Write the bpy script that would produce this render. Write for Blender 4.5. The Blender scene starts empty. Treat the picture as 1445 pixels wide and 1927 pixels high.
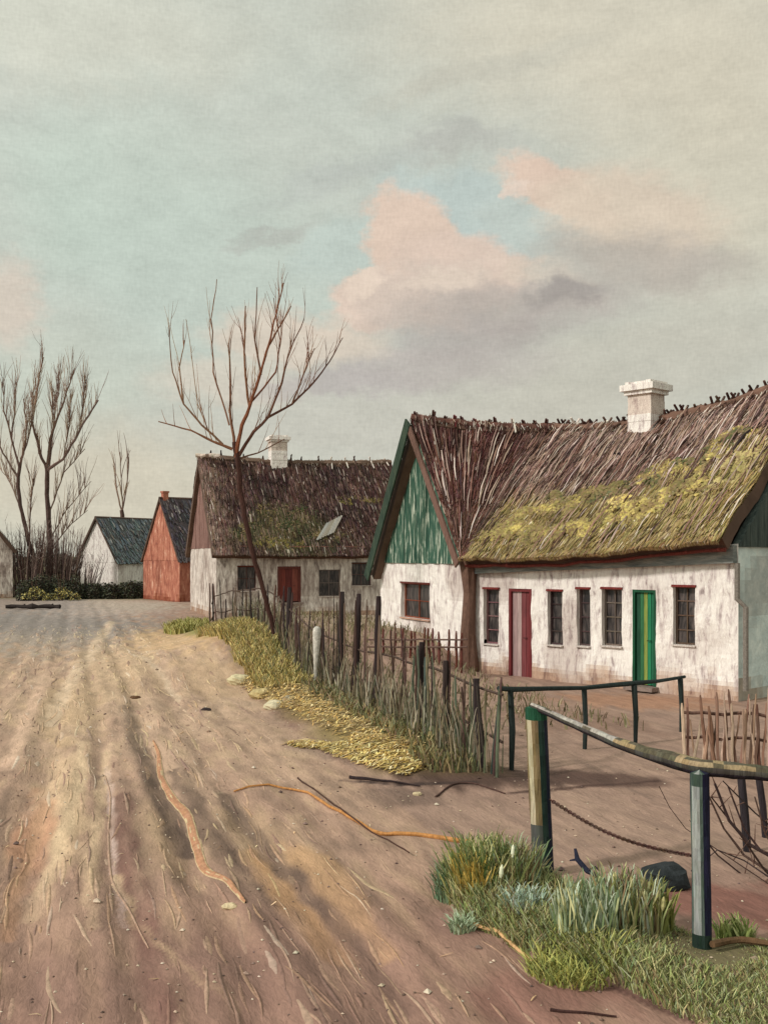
import bpy, math, random
from mathutils import Vector, noise
random.seed(7)
R = random.random
def U(a, b): return a + (b - a) * R()
F, CX, HY, H = 2000.0, 722.5, 1045.0, 2.64      # focal length and eye level of the view
scn = bpy.context.scene
COL = scn.collection

def lin(c, g=1.0):
    o = []
    for v in c:
        v = v / 255.0
        o.append((v / 12.92 if v <= 0.04045 else ((v + 0.055) / 1.055) ** 2.4) * g)
    return (o[0], o[1], o[2], 1.0)
def P(px, py, D): return Vector(((px - CX) / F * D, D, H - (py - HY) / F * D))
def G(px, py, z=0.0):
    D = (H - z) * F / (py - HY)
    return Vector(((px - CX) / F * D, D, z))
def sm(a, b, x):
    t = max(0.0, min(1.0, (x - a) / (b - a)))
    return t * t * (3 - 2 * t)
def N(x, y, z=0.0): return noise.noise(Vector((x, y, z)))
def mixc(a, b, t): return tuple(a[i] + (b[i] - a[i]) * t for i in range(3))
def jit(c, a=10):
    d = U(-a, a)
    return tuple(max(0, min(255, v + d + U(-a * .3, a * .3))) for v in c)

# ------------------------------------------------------------------ mesh collector
class MB:
    def __init__(s): s.v = []; s.f = []; s.c = []
    def add(s, vs, fs, col):
        o = len(s.v); s.v += [tuple(p) for p in vs]
        for f in fs: s.f.append([o + i for i in f]); s.c.append(col)
    def quad(s, a, b, c, d, col): s.add([a, b, c, d], [(0, 1, 2, 3)], col)
    def box(s, c, ex, ey, ez, col):           # centre and three half-extent vectors
        vs = []
        for k in (-1, 1):
            for j in (-1, 1):
                for i in (-1, 1): vs.append(c + ex * i + ey * j + ez * k)
        s.add(vs, [(0, 2, 3, 1), (4, 5, 7, 6), (0, 1, 5, 4), (2, 6, 7, 3), (0, 4, 6, 2), (1, 3, 7, 5)], col)
    def tube(s, pts, rs, col, n=6, rough=0.0):
        pts = [Vector(p) for p in pts]; o = len(s.v); m = len(pts)
        for i, p in enumerate(pts):
            d = (pts[min(i + 1, m - 1)] - pts[max(i - 1, 0)])
            if d.length < 1e-6: d = Vector((0, 0, 1))
            d.normalize()
            a = d.cross(Vector((0.13, 0.99, 0.07)));
            if a.length < .05: a = d.cross(Vector((1, 0, 0)))
            a.normalize(); b = d.cross(a)
            for k in range(n):
                t = 2 * math.pi * k / n
                r = rs[i] * (1 + rough * N(p.x * 9 + k * 3.1, p.z * 5 + p.y, k))
                s.v.append(tuple(p + a * math.cos(t) * r + b * math.sin(t) * r))
        for i in range(m - 1):
            for k in range(n):
                k2 = (k + 1) % n
                s.f.append([o + i * n + k, o + i * n + k2, o + (i + 1) * n + k2, o + (i + 1) * n + k]); s.c.append(col)
        s.f.append([o + k for k in range(n)][::-1]); s.c.append(col)
        s.f.append([o + (m - 1) * n + k for k in range(n)]); s.c.append(col)
    def build(s, name, mat, parent=None, smooth=False):
        me = bpy.data.meshes.new(name); me.from_pydata(s.v, [], s.f); me.update()
        ca = me.color_attributes.new('Col', 'FLOAT_COLOR', 'CORNER')
        buf = []
        for f, c in zip(s.f, s.c):
            l = c if len(c) == 4 else lin(c)
            for _ in f: buf += l
        ca.data.foreach_set('color', buf)
        if smooth: me.polygons.foreach_set('use_smooth', [True] * len(me.polygons))
        me.materials.append(mat)
        o = bpy.data.objects.new(name, me); COL.objects.link(o)
        if parent:
            o.parent = parent
            o.matrix_parent_inverse = parent.matrix_basis.inverted()
        return o
def tag(o, label=None, cat=None, group=None, kind=None):
    if label: o['label'] = label
    if cat: o['category'] = cat
    if group: o['group'] = group
    if kind: o['kind'] = kind
    return o
def thing(name, loc, label, cat, group=None):
    o = bpy.data.objects.new(name, None); o.location = loc; o.empty_display_size = .3
    COL.objects.link(o); return tag(o, label, cat, group)

# ------------------------------------------------------------------ materials
def newmat(name):
    m = bpy.data.materials.new(name); m.use_nodes = True
    nt = m.node_tree; b = nt.nodes['Principled BSDF']
    return m, nt, b
def nz(nt, scale, detail=4, vec=None, dist=0.0, rough=.55):
    n = nt.nodes.new('ShaderNodeTexNoise'); n.inputs['Scale'].default_value = scale
    n.inputs['Detail'].default_value = detail; n.inputs['Distortion'].default_value = dist
    n.inputs['Roughness'].default_value = rough
    if vec: nt.links.new(vec, n.inputs['Vector'])
    return n
def mapping(nt, scale, rot=(0, 0, 0), src='Object'):
    tc = nt.nodes.new('ShaderNodeTexCoord'); mp = nt.nodes.new('ShaderNodeMapping')
    mp.inputs['Scale'].default_value = scale; mp.inputs['Rotation'].default_value = rot
    nt.links.new(tc.outputs[src], mp.inputs['Vector']); return mp.outputs['Vector']
def vcmat(name, stretch=(1, 1, 1), scale=6, var=(.7, 1.3), rough=.9, bump=.3, rot=(0, 0, 0), bscale=None, bdist=.02, spec=.2, road=None):
    m, nt, b = newmat(name); L = nt.links
    at = nt.nodes.new('ShaderNodeAttribute'); at.attribute_name = 'Col'
    vec = roadvec(nt, *road) if road else mapping(nt, stretch, rot)
    n = nz(nt, scale, 5, vec, .6)
    mr = nt.nodes.new('ShaderNodeMapRange'); mr.inputs['From Min'].default_value = .3; mr.inputs['From Max'].default_value = .7
    mr.inputs['To Min'].default_value = var[0]; mr.inputs['To Max'].default_value = var[1]
    L.new(n.outputs['Fac'], mr.inputs['Value'])
    mx = nt.nodes.new('ShaderNodeVectorMath'); mx.operation = 'SCALE'
    L.new(at.outputs['Color'], mx.inputs[0]); L.new(mr.outputs['Result'], mx.inputs['Scale'])
    L.new(mx.outputs['Vector'], b.inputs['Base Color'])
    b.inputs['Roughness'].default_value = rough; b.inputs['Specular IOR Level'].default_value = spec
    n2 = nz(nt, bscale or scale * 2, 5, vec, .8)
    bp = nt.nodes.new('ShaderNodeBump'); bp.inputs['Strength'].default_value = bump; bp.inputs['Distance'].default_value = bdist
    L.new(n2.outputs['Fac'], bp.inputs['Height']); L.new(bp.outputs['Normal'], b.inputs['Normal'])
    return m
def streakmat(name, cols, stretch=(6, 6, .9), scale=1.6, bump=.8, rough=.85, rot=(0, 0, 0), bdist=.03, stops=None):
    m, nt, b = newmat(name); L = nt.links
    vec = mapping(nt, stretch, rot)
    n = nz(nt, scale, 6, vec, .5, .65)
    cr = nt.nodes.new('ShaderNodeValToRGB'); e = cr.color_ramp.elements
    while len(e) < len(cols): e.new(.5)
    for i, c in enumerate(cols):
        e[i].position = (stops[i] if stops else .3 + .4 * i / (len(cols) - 1)); e[i].color = lin(c)
    L.new(n.outputs['Fac'], cr.inputs['Fac'])
    at = nt.nodes.new('ShaderNodeAttribute'); at.attribute_name = 'Col'
    mx = nt.nodes.new('ShaderNodeMix'); mx.data_type = 'RGBA'; mx.blend_type = 'MULTIPLY'; mx.inputs['Factor'].default_value = 1
    L.new(cr.outputs['Color'], mx.inputs['A']); L.new(at.outputs['Color'], mx.inputs['B'])
    L.new(mx.outputs['Result'], b.inputs['Base Color'])
    b.inputs['Roughness'].default_value = rough; b.inputs['Specular IOR Level'].default_value = .25
    n2 = nz(nt, scale * 3, 6, vec, .7, .6)
    bp = nt.nodes.new('ShaderNodeBump'); bp.inputs['Strength'].default_value = bump; bp.inputs['Distance'].default_value = bdist
    L.new(n2.outputs['Fac'], bp.inputs['Height']); L.new(bp.outputs['Normal'], b.inputs['Normal'])
    return m
WH = (1, 1, 1, 1)
def roadvec(nt, ka, kl):
    tc = nt.nodes.new('ShaderNodeTexCoord'); cb = nt.nodes.new('ShaderNodeCombineXYZ')
    for k, v, sck in (('X', (.96, .28, 0), ka), ('Y', (-.28, .96, 0), kl)):
        d = nt.nodes.new('ShaderNodeVectorMath'); d.operation = 'DOT_PRODUCT'; nt.links.new(tc.outputs['Object'], d.inputs[0]); d.inputs[1].default_value = tuple(x * sck for x in v)
        nt.links.new(d.outputs['Value'], cb.inputs[k])
    return cb.outputs[0]
M = {}
M['straw'] = vcmat('thatch_straw', (1, 1, 1), 2.4, (.85, 1.45), bump=.3)
M['moss'] = vcmat('moss', (1, 1, 1), 3, (.75, 1.25), bump=.5)
M['wood'] = vcmat('weathered_wood', (8, 8, 1), 4, (.65, 1.3), bump=.6, rough=.8)
M['bark'] = vcmat('bark', (3, 3, 1), 8, (.7, 1.25), bump=.6)
M['grass'] = vcmat('grass_blades', (1, 1, 1), 12, (.85, 1.15), bump=0.0, rough=.6)
M['stone'] = vcmat('field_stone', (1, 1, 1), 12, (.75, 1.2), bump=.7)
M['brick'] = vcmat('brick_plain', (1, 1, 1), 10, (.75, 1.2), bump=.5)
M['iron'] = vcmat('rusty_iron', (1, 1, 1), 30, (.7, 1.3), bump=.4, rough=.6)
M['lime'] = streakmat('whitewashed_render', [(138, 122, 120), (204, 190, 186), (230, 221, 214), (246, 238, 230)], (5, 5, 1.3), 1.9, 1.0, stops=[.27, .40, .49, .7])
M['lime_far'] = streakmat('old_lime_render', [(104, 92, 88), (164, 150, 142), (206, 194, 184), (242, 233, 224)], (4, 4, 1.1), 1.7, .9, stops=[.3, .42, .55, .68])
M['teal'] = streakmat('pale_teal_render', [(182, 196, 194), (206, 218, 214), (228, 236, 230)], (2, 2, 2), 1.8, .8)
M['green'] = streakmat('green_gable_boards', [(44, 56, 46), (44, 82, 68), (74, 102, 84), (206, 210, 192)], (8, 8, .9), 1.7, .8, stops=[.32, .45, .54, .64])
M['darkgreen'] = streakmat('dark_green_paint', [(30, 44, 36), (46, 62, 50), (66, 76, 60)], (3, 3, 1), 2, .6)
M['slateboard'] = streakmat('grey_green_boards', [(44, 52, 50), (66, 76, 72), (92, 98, 92)], (8, 8, .8), 1.6, .8)
M['redbrick'] = streakmat('red_brick', [(112, 66, 56), (156, 94, 76), (178, 118, 96), (212, 168, 146)], (3, 3, .9), 1.8, .9, stops=[.3, .44, .58, .7])
M['pinkbrick'] = streakmat('dull_pink_brick', [(84, 58, 52), (122, 90, 82), (150, 118, 108)], (3, 3, .8), 1.4, .8)
M['paint'] = vcmat('door_paint', (9, 9, .9), 2.5, (.7, 1.3), bump=.5, rough=.6)
M['cornice'] = streakmat('eave_shade_cornice', [(92, 98, 98), (130, 132, 128), (170, 164, 154)], (1.2, 1.2, 8), 1.6, .8)

def glassmat():
    m, nt, b = newmat('old_window_glass'); L = nt.links
    vec = mapping(nt, (6, 6, 1.2)); n = nz(nt, 2.2, 4, vec, .8)
    cr = nt.nodes.new('ShaderNodeValToRGB'); cr.color_ramp.elements[0].color = lin((30, 26, 28)); cr.color_ramp.elements[1].color = lin((104, 92, 88))
    cr.color_ramp.elements[0].position = .42; cr.color_ramp.elements[1].position = .75
    L.new(n.outputs['Fac'], cr.inputs['Fac']); L.new(cr.outputs['Color'], b.inputs['Base Color'])
    b.inputs['Roughness'].default_value = .35
    return m
M['glass'] = glassmat()

# ------------------------------------------------------------------ world: cloudy sky, warm cream with teal openings
def build_world():
    w = bpy.data.worlds.new('World'); scn.world = w; w.use_nodes = True
    nt = w.node_tree; L = nt.links; nt.nodes.clear()
    out = nt.nodes.new('ShaderNodeOutputWorld'); bg = nt.nodes.new('ShaderNodeBackground')
    L.new(bg.outputs['Background'], out.inputs['Surface'])
    tc = nt.nodes.new('ShaderNodeTexCoord'); sp = nt.nodes.new('ShaderNodeSeparateXYZ')
    L.new(tc.outputs['Generated'], sp.inputs['Vector'])
    def mth(op, a, b=None):
        n = nt.nodes.new('ShaderNodeMath'); n.operation = op
        for i, x in enumerate((a, b)):
            if x is None: continue
            if isinstance(x, (int, float)): n.inputs[i].default_value = x
            else: L.new(x, n.inputs[i])
        return n.outputs[0]
    az = mth('ARCTAN2', sp.outputs['X'], sp.outputs['Y'])
    el = mth('ARCSINE', sp.outputs['Z'])
    cb = nt.nodes.new('ShaderNodeCombineXYZ'); L.new(az, cb.inputs['X']); L.new(el, cb.inputs['Y'])
    def noi(scale, det, sx=1, sy=1, rough=.6, color=False, dist=0):
        mp = nt.nodes.new('ShaderNodeMapping'); mp.inputs['Scale'].default_value = (sx, sy, 1); L.new(cb.outputs[0], mp.inputs['Vector'])
        n = nz(nt, scale, det, mp.outputs['Vector'], dist, rough)
        return n.outputs['Color'] if color else n.outputs['Fac']
    def vm(op, a, b):
        n = nt.nodes.new('ShaderNodeVectorMath'); n.operation = op
        for i, x in enumerate((a, b)):
            if isinstance(x, tuple): n.inputs[i].default_value = x
            else: L.new(x, n.inputs[i])
        return n.outputs['Vector']
    d1 = vm('MULTIPLY', vm('SUBTRACT', noi(11, 5, 1, 1.3, .66, True), (.5, .5, .5)), (.075, .055, 0))
    d2 = vm('MULTIPLY', vm('SUBTRACT', noi(60, 3, .7, 1.2, .6, True), (.5, .5, .5)), (.036, .022, 0))
    vec = vm('ADD', vm('ADD', cb.outputs[0], d1), d2)
    sky = nt.nodes.new('ShaderNodeTexSky'); sky.sky_type = 'NISHITA'; sky.sun_disc = False
    sky.sun_elevation = SUN_EL; sky.sun_rotation = SUN_ROT
    skys = vm('MULTIPLY', sky.outputs['Color'], (.09, .09, .09))
    def mixn(fac, a, b):
        n = nt.nodes.new('ShaderNodeMix'); n.data_type = 'RGBA'
        if isinstance(fac, (int, float)): n.inputs['Factor'].default_value = fac
        else: L.new(fac, n.inputs['Factor'])
        for k, x in (('A', a), ('B', b)):
            if isinstance(x, tuple): n.inputs[k].default_value = x
            else: L.new(x, n.inputs[k])
        return n.outputs['Result']
    cur = mixn(.9, skys, lin((196, 200, 187)))
    patches = [  # place in the view, size, tilt, colour, strength, softness
        (230, 380, 260, 200, 0, (166, 202, 192), .95, .95),
        (450, 230, 400, 170, 8, (188, 206, 197), .55, 1),
        (420, 540, 300, 230, -15, (172, 203, 196), .85, .95),
        (120, 760, 260, 160, 0, (192, 199, 184), .6, 1),
        (1150, 60, 520, 190, -6, (212, 203, 182), .75, 1),
        (150, 60, 420, 110, 4, (203, 203, 188), .7, 1),
        (1380, 330, 300, 280, 0, (205, 197, 176), .8, 1),
        (150, 920, 420, 140, 0, (204, 196, 176), .9, .9),
        (760, 800, 560, 110, 0, (193, 190, 178), .8, .9),
        (1200, 690, 420, 140, 4, (190, 187, 173), .85, .9),
        (880, 395, 190, 75, -14, (160, 194, 200), .95, .6),
        (640, 470, 100, 60, 10, (168, 201, 200), .85, .7),
        (1000, 415, 120, 50, -18, (170, 196, 196), .8, .7),
        (770, 450, 95, 95, 30, (219, 195, 177), 1, .35),
        (880, 500, 150, 65, -8, (216, 193, 177), .95, .45),
        (720, 560, 115, 46, 5, (222, 199, 182), 1, .4),
        (800, 560, 170, 60, 5, (208, 190, 176), .9, .6),
        (1050, 355, 125, 48, -22, (220, 193, 174), .95, .45),
        (1190, 400, 200, 85, -16, (213, 196, 176), .9, .6),
        (960, 575, 260, 55, 5, (176, 166, 158), .85, .8),
        (900, 630, 220, 42, 8, (168, 160, 155), .7, .9),
        (1065, 545, 75, 30, 14, (150, 143, 139), .75, .9), (1010, 500, 90, 26, -12, (214, 198, 180), .6, .9), (830, 530, 90, 22, 8, (226, 208, 190), .6, .8), (600, 610, 70, 14, -6, (224, 210, 194), .7, .8), (970, 352, 34, 16, -20, (226, 206, 190), .7, .6), (690, 535, 40, 18, 20, (228, 208, 190), .8, .6),
        (1210, 490, 220, 55, -10, (178, 170, 160), .85, .8),
        (800, 690, 260, 50, 4, (178, 169, 164), .75, .9),
        (560, 635, 190, 60, -4, (214, 199, 182), .85, .6),
        (430, 715, 160, 50, -4, (208, 198, 182), .75, .7),
        (620, 725, 180, 28, 2, (176, 169, 166), .7, .8),
        (505, 440, 90, 16, 12, (168, 170, 163), .6, .9),
        (670, 320, 230, 26, 17, (177, 183, 177), .6, 1),
        (860, 268, 130, 26, -3, (176, 177, 170), .7, .9),
        (900, 140, 240, 26, 12, (190, 188, 174), .6, .9),
        (0, 570, 80, 90, 0, (210, 195, 180), .8, .7),
    ]
    for (px, py, rx, ry, rot, c, st, soft) in patches:
        c = mixc(c, (200, 197, 184), .6 if c[2] > c[0] or c[1] > c[0] + 8 else .12)
        a = math.atan((px - CX) / F); e = math.atan((HY - py) / F * math.cos(a))
        mp = nt.nodes.new('ShaderNodeMapping'); mp.vector_type = 'TEXTURE'
        mp.inputs['Location'].default_value = (a, e, 0); mp.inputs['Rotation'].default_value = (0, 0, math.radians(rot))
        mp.inputs['Scale'].default_value = (rx / F, ry / F, 1)
        L.new(vec, mp.inputs['Vector'])
        ln = nt.nodes.new('ShaderNodeVectorMath'); ln.operation = 'LENGTH'
        L.new(mp.outputs['Vector'], ln.inputs[0])
        mr = nt.nodes.new('ShaderNodeMapRange'); mr.interpolation_type = 'SMOOTHSTEP'
        mr.inputs['From Min'].default_value = 1 - soft * .75; mr.inputs['From Max'].default_value = 1.0 + soft * .3
        mr.inputs['To Min'].default_value = st; mr.inputs['To Max'].default_value = 0
        L.new(ln.outputs['Value'], mr.inputs['Value'])
        cur = mixn(mr.outputs['Result'], cur, lin(c))
    # thin uneven veil so that no part of the cloud sheet is flat
    v1 = noi(26, 5, .8, 1.6, .65); v2 = noi(420, 1, 1, .35, .6); v3 = noi(420, 1, .35, 1, .6)
    s = mth('ADD', mth('MULTIPLY', mth('SUBTRACT', v1, .5), .36), 1.07)
    s = mth('ADD', s, mth('MULTIPLY', mth('SUBTRACT', v2, .5), .16))
    s = mth('ADD', s, mth('MULTIPLY', mth('SUBTRACT', v3, .5), .16))
    sc = nt.nodes.new('ShaderNodeVectorMath'); sc.operation = 'SCALE'
    L.new(cur, sc.inputs[0]); L.new(s, sc.inputs['Scale'])
    # cloud brightened around the sun behind the viewer, added to lift the scene light
    dt = nt.nodes.new('ShaderNodeVectorMath'); dt.operation = 'DOT_PRODUCT'; L.new(tc.outputs['Generated'], dt.inputs[0]); dt.inputs[1].default_value = tuple(SUN_DIR)
    gm = nt.nodes.new('ShaderNodeMapRange'); gm.interpolation_type = 'SMOOTHSTEP'; gm.inputs['From Min'].default_value = -.1; gm.inputs['From Max'].default_value = .95
    gm.inputs['To Min'].default_value = 1.0; gm.inputs['To Max'].default_value = 1.7; L.new(dt.outputs['Value'], gm.inputs['Value'])
    sc2 = nt.nodes.new('ShaderNodeVectorMath'); sc2.operation = 'SCALE'; L.new(sc.outputs['Vector'], sc2.inputs[0]); L.new(gm.outputs['Result'], sc2.inputs['Scale']); sc = sc2
    L.new(sc.outputs['Vector'], bg.inputs['Color']); bg.inputs['Strength'].default_value = 1.0

SUN_DIR = Vector((-.80, -.42, .62)).normalized()
SUN_EL = math.asin(SUN_DIR.z); SUN_ROT = math.atan2(SUN_DIR.x, SUN_DIR.y)
build_world()
scn.world.cycles.sampling_method = 'NONE'
sl = bpy.data.lights.new('sun', 'SUN'); sl.energy = 2.5; sl.angle = math.radians(5); sl.color = (1, .96, .90)
so = bpy.data.objects.new('sun', sl); COL.objects.link(so)
so.rotation_euler = SUN_DIR.to_track_quat('Z', 'Y').to_euler(); so.location = (-30, -20, 40)

cam = bpy.data.cameras.new('camera'); co = bpy.data.objects.new('camera', cam); COL.objects.link(co)
co.location = (0, 0, H); co.rotation_euler = (math.radians(90), 0, 0)
cam.sensor_fit = 'HORIZONTAL'; cam.sensor_width = 36; cam.lens = 36 * F / 1445
cam.shift_y = (HY - 963.5) / 1445; cam.clip_end = 4000; scn.camera = co

# ------------------------------------------------------------------ ground
RA = .29                                        # the road runs off to the left at this slope
def S(x, y): return x + RA * y
def seg(p, a, b):
    ax, ay = a[0], a[1]; dx, dy = b[0] - ax, b[1] - ay
    t = max(0, min(1, ((p[0] - ax) * dx + (p[1] - ay) * dy) / (dx * dx + dy * dy + 1e-9)))
    return math.hypot(p[0] - ax - dx * t, p[1] - ay - dy * t)
def pdist(p, pl): return min(seg(p, pl[i], pl[i + 1]) for i in range(len(pl) - 1))
RUTS = [(-2.6, .28, .04), (-1.5, .2, .035), (-.35, .22, .05), (.35, .12, .03), (1.05, .16, .05), (1.75, .2, .035), (2.45, .16, .02)]
# the grass bank by the foreground rail, as a polygon on the ground
BANK = [G(*p) for p in [(820, 1665), (880, 1745), (1000, 1800), (1110, 1840), (1220, 1885), (1310, 1935), (1400, 1990), (1560, 2060), (1620, 1850), (1460, 1780), (1330, 1765), (1180, 1725), (1060, 1690), (960, 1655), (880, 1630)]]
def inpoly(x, y, pl):
    c = False; n = len(pl)
    for i in range(n):
        a = pl[i]; b = pl[(i + 1) % n]
        if (a[1] > y) != (b[1] > y) and x < (b[0] - a[0]) * (y - a[1]) / (b[1] - a[1]) + a[0]: c = not c
    return c
def bankf(x, y):
    if not (-1 < x < 6 and 3 < y < 11): return 0
    d = pdist((x, y), BANK + [BANK[0]]) + .10 * N(x * 3, y * 3)
    return sm(-.02, .13, d) if inpoly(x, y, BANK) else 0
def height(x, y):
    z = .05 * N(x * .25, y * .25) * sm(10, 20, y) + .022 * N(x * 1.1, y * 1.1, 3) + .012 * N(x * 4, y * 4, 5)
    s = S(x, y)
    if y < 60:
        w = .12 * N(0, y * .22, 9)
        roadm = sm(3.3, 2.9, s)
        for (c, wd, dp) in RUTS:
            d = (s - c - w - .1 * N(c * 7, y * .5)) / wd
            if abs(d) < 3: z -= roadm * dp * math.exp(-d * d) * (.6 + .6 * N(c, y * .8) + .4)
            e = abs(abs(d) - 1.5)
            if e < 1: z += roadm * dp * .45 * (1 - e)
        z += roadm * .02 * N(s * 5, y * 1.3, 2)
    z += .10 * bankf(x, y) * (.5 + .5 * sm(2.2, 1.3, x))
    # verge along the picket fence
    z += .14 * sm(3.2, 4.0, s) * sm(5.6, 4.6, s) * sm(11.5, 14, y) * sm(48, 30, y)
    # raised garden soil below the green gable
    if 17 < y < 34: z += .74 * sm(20, 26.5, y) * sm(2.3, .9, x) * sm(-7.5, -2.5, x)
    return z
patch_w = [   # bare-soil colours and painted shade: place, radii across / along the road (m), colour, strength
    ((40, 1178), 6, 13, (134, 128, 124), .8), ((190, 1140), 4, 12, (172, 156, 146), .8), ((30, 1135), 5, 14, (140, 132, 128), .6),
    ((330, 1215), 1.6, 7, (196, 160, 118), .85), ((215, 1245), 1.2, 5, (186, 158, 126), .7), ((250, 1135), 3, 10, (178, 162, 146), .6),
    ((120, 1330), .7, 4.5, (188, 158, 124), .8), ((230, 1290), .8, 3, (180, 152, 122), .6), ((130, 1500), .32, 3.0, (200, 170, 138), .85),
    ((60, 1560), .22, 1.7, (190, 140, 112), .7), ((600, 1640), .34, 1.1, (186, 148, 112), .8), ((650, 1720), .25, .7, (184, 146, 112), .7),
    ((470, 1560), .3, 1.6, (168, 140, 112), .6), ((300, 1560), .3, 2, (158, 132, 106), .5), ((400, 1290), .8, 2.5, (180, 150, 118), .6),
    ((880, 1465), .95, .75, (82, 62, 54), .95), ((1020, 1462), 1.0, .55, (86, 66, 58), .95), ((760, 1500), .6, .5, (108, 88, 78), .6), ((1150, 1470), .8, .4, (92, 70, 62), .85),  # dark yard soil with the shadow below the rails painted in
    ((1200, 1320), 1.6, 1.2, (168, 124, 98), .7), ((1100, 1360), 1.4, 1.5, (134, 106, 92), .6), ((1380, 1700), .7, .6, (128, 84, 74), .8), ((1150, 1860), .5, .3, (130, 92, 82), .5),
    ((1020, 1890), .45, .45, (136, 96, 84), .7), ((540, 1350), .5, 1.2, (126, 98, 88), .7), ((600, 1410), .5, .7, (118, 96, 88), .7), ((480, 1380), .8, 1.2, (176, 146, 124), .5),
    ((450, 1850), .4, .7, (138, 110, 98), .6), ((150, 1860), .5, .7, (138, 112, 100), .5), ((760, 1225), 2.2, 2.5, (166, 146, 122), .8), ((650, 1180), 6, 9, (146, 128, 112), .7),
    ((560, 1190), 4, 8, (150, 132, 114), .6), ((400, 1185), 1.5, 6, (150, 128, 104), .6), ((900, 1740), .3, .35, (146, 116, 104), .7),
]
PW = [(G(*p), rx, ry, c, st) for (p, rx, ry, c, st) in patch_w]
lines_w = [  # light and dark cart-wheel streaks; last row holds painted shadow lines and sod edge
    ([(160, 1400), (150, 1480), (110, 1600), (60, 1720)], .07, (206, 178, 146)), ([(205, 1400), (190, 1500), (170, 1640), (175, 1750)], .05, (204, 174, 144)),
    ([(235, 1330), (260, 1400), (290, 1470), (350, 1600)], .10, (98, 80, 70)), ([(330, 1450), (390, 1560), (470, 1680), (570, 1830), (640, 1927)], .10, (108, 88, 76)),
    ([(230, 1500), (240, 1620), (275, 1760), (310, 1927)], .09, (118, 88, 78)), ([(200, 1440), (210, 1520), (215, 1640), (240, 1740)], .025, (196, 170, 160)),
    ([(100, 1250), (60, 1340), (10, 1450)], .10, (204, 168, 146)), ([(210, 1170), (130, 1290), (90, 1360)], .12, (200, 176, 150)), ([(245, 1235), (310, 1285), (340, 1320)], .05, (204, 180, 156)),
    ([(480, 1600), (540, 1690), (640, 1800)], .12, (184, 144, 106)), ([(550, 1600), (640, 1700), (720, 1800)], .10, (190, 152, 116)),
    ([(420, 1490), (520, 1620), (640, 1740), (760, 1900)], .08, (112, 92, 80)), ([(90, 1500), (40, 1640), (10, 1760)], .06, (192, 150, 120)), ([(150, 1780), (170, 1860), (180, 1927)], .05, (176, 146, 122)),
    ([(215, 1640), (260, 1740), (380, 1850), (450, 1900)], .03, (190, 162, 130)), 
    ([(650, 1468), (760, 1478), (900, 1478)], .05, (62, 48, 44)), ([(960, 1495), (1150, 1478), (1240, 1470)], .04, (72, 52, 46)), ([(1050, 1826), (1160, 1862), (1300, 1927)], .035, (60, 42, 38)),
]
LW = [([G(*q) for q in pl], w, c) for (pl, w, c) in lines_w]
def gcol(x, y):
    s = S(x, y);     n = N(s * 1.2, y * .35, 1) * .5 + .5
    base = mixc((150, 119, 104), (184, 153, 131), n)
    n2 = N(s * 6, y * 1.1, 4) * .5 + .5
    base = mixc(base, (124, 102, 88), .55 * sm(.52, .75, n2)); base = mixc(base, (186, 158, 128), .6 * sm(.5, .22, n2) * (1 if s < 3.2 else .4))
    if s > 3.4: base = mixc(base, (148, 122, 110), .5)
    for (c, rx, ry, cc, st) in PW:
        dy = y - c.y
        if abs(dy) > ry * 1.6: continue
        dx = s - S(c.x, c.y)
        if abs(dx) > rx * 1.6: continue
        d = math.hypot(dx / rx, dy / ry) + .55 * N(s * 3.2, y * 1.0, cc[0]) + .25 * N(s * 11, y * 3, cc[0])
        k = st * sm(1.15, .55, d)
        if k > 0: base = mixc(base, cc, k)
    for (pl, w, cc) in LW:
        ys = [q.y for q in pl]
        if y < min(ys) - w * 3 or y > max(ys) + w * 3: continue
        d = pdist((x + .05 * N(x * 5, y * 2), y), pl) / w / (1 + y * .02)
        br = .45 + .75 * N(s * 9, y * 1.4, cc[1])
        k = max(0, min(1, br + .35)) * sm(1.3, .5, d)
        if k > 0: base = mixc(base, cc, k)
    if s < 3.3: base = mixc(base, (204, 176, 148), .5 * sm(9, 17, y) * sm(40, 30, y) * (N(s * 2.2, y * .6, 8) * .5 + .75))
    base = mixc(base, (138, 102, 92), .45 * sm(10, 6, y))
    b = bankf(x, y)
    if b > 0: base = mixc(base, mixc((112, 108, 74), (132, 98, 80), sm(.0, .5, N(x * 2.2, y * 2.2, 11))), b * .75)
    # grass verge by the fence, and meadow beyond the road
    v = sm(3.3, 3.9, s + .3 * N(y * .8, s)) * sm(5.4, 4.8, s) * sm(12.3, 13.2, y) * sm(46, 34, y)
    if v > 0: base = mixc(base, (126, 112, 64) if y < 21 else (112, 116, 58), v * .75)
    f = max(sm(-6.5, -9, s + 1.5 * N(y * .1, 2)) if y < 30 else 0, sm(62, 70, y + 5 * N(x * .1, y * .1)))
    if s > 12: f = max(f, sm(12, 18, s))
    base = mixc(base, (100, 98, 66), f * .85)
    return base
def axis(lo, hi, start, grow):
    v = [lo]; st = start
    while v[-1] < hi: v.append(v[-1] + st); st *= grow
    return v
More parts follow.
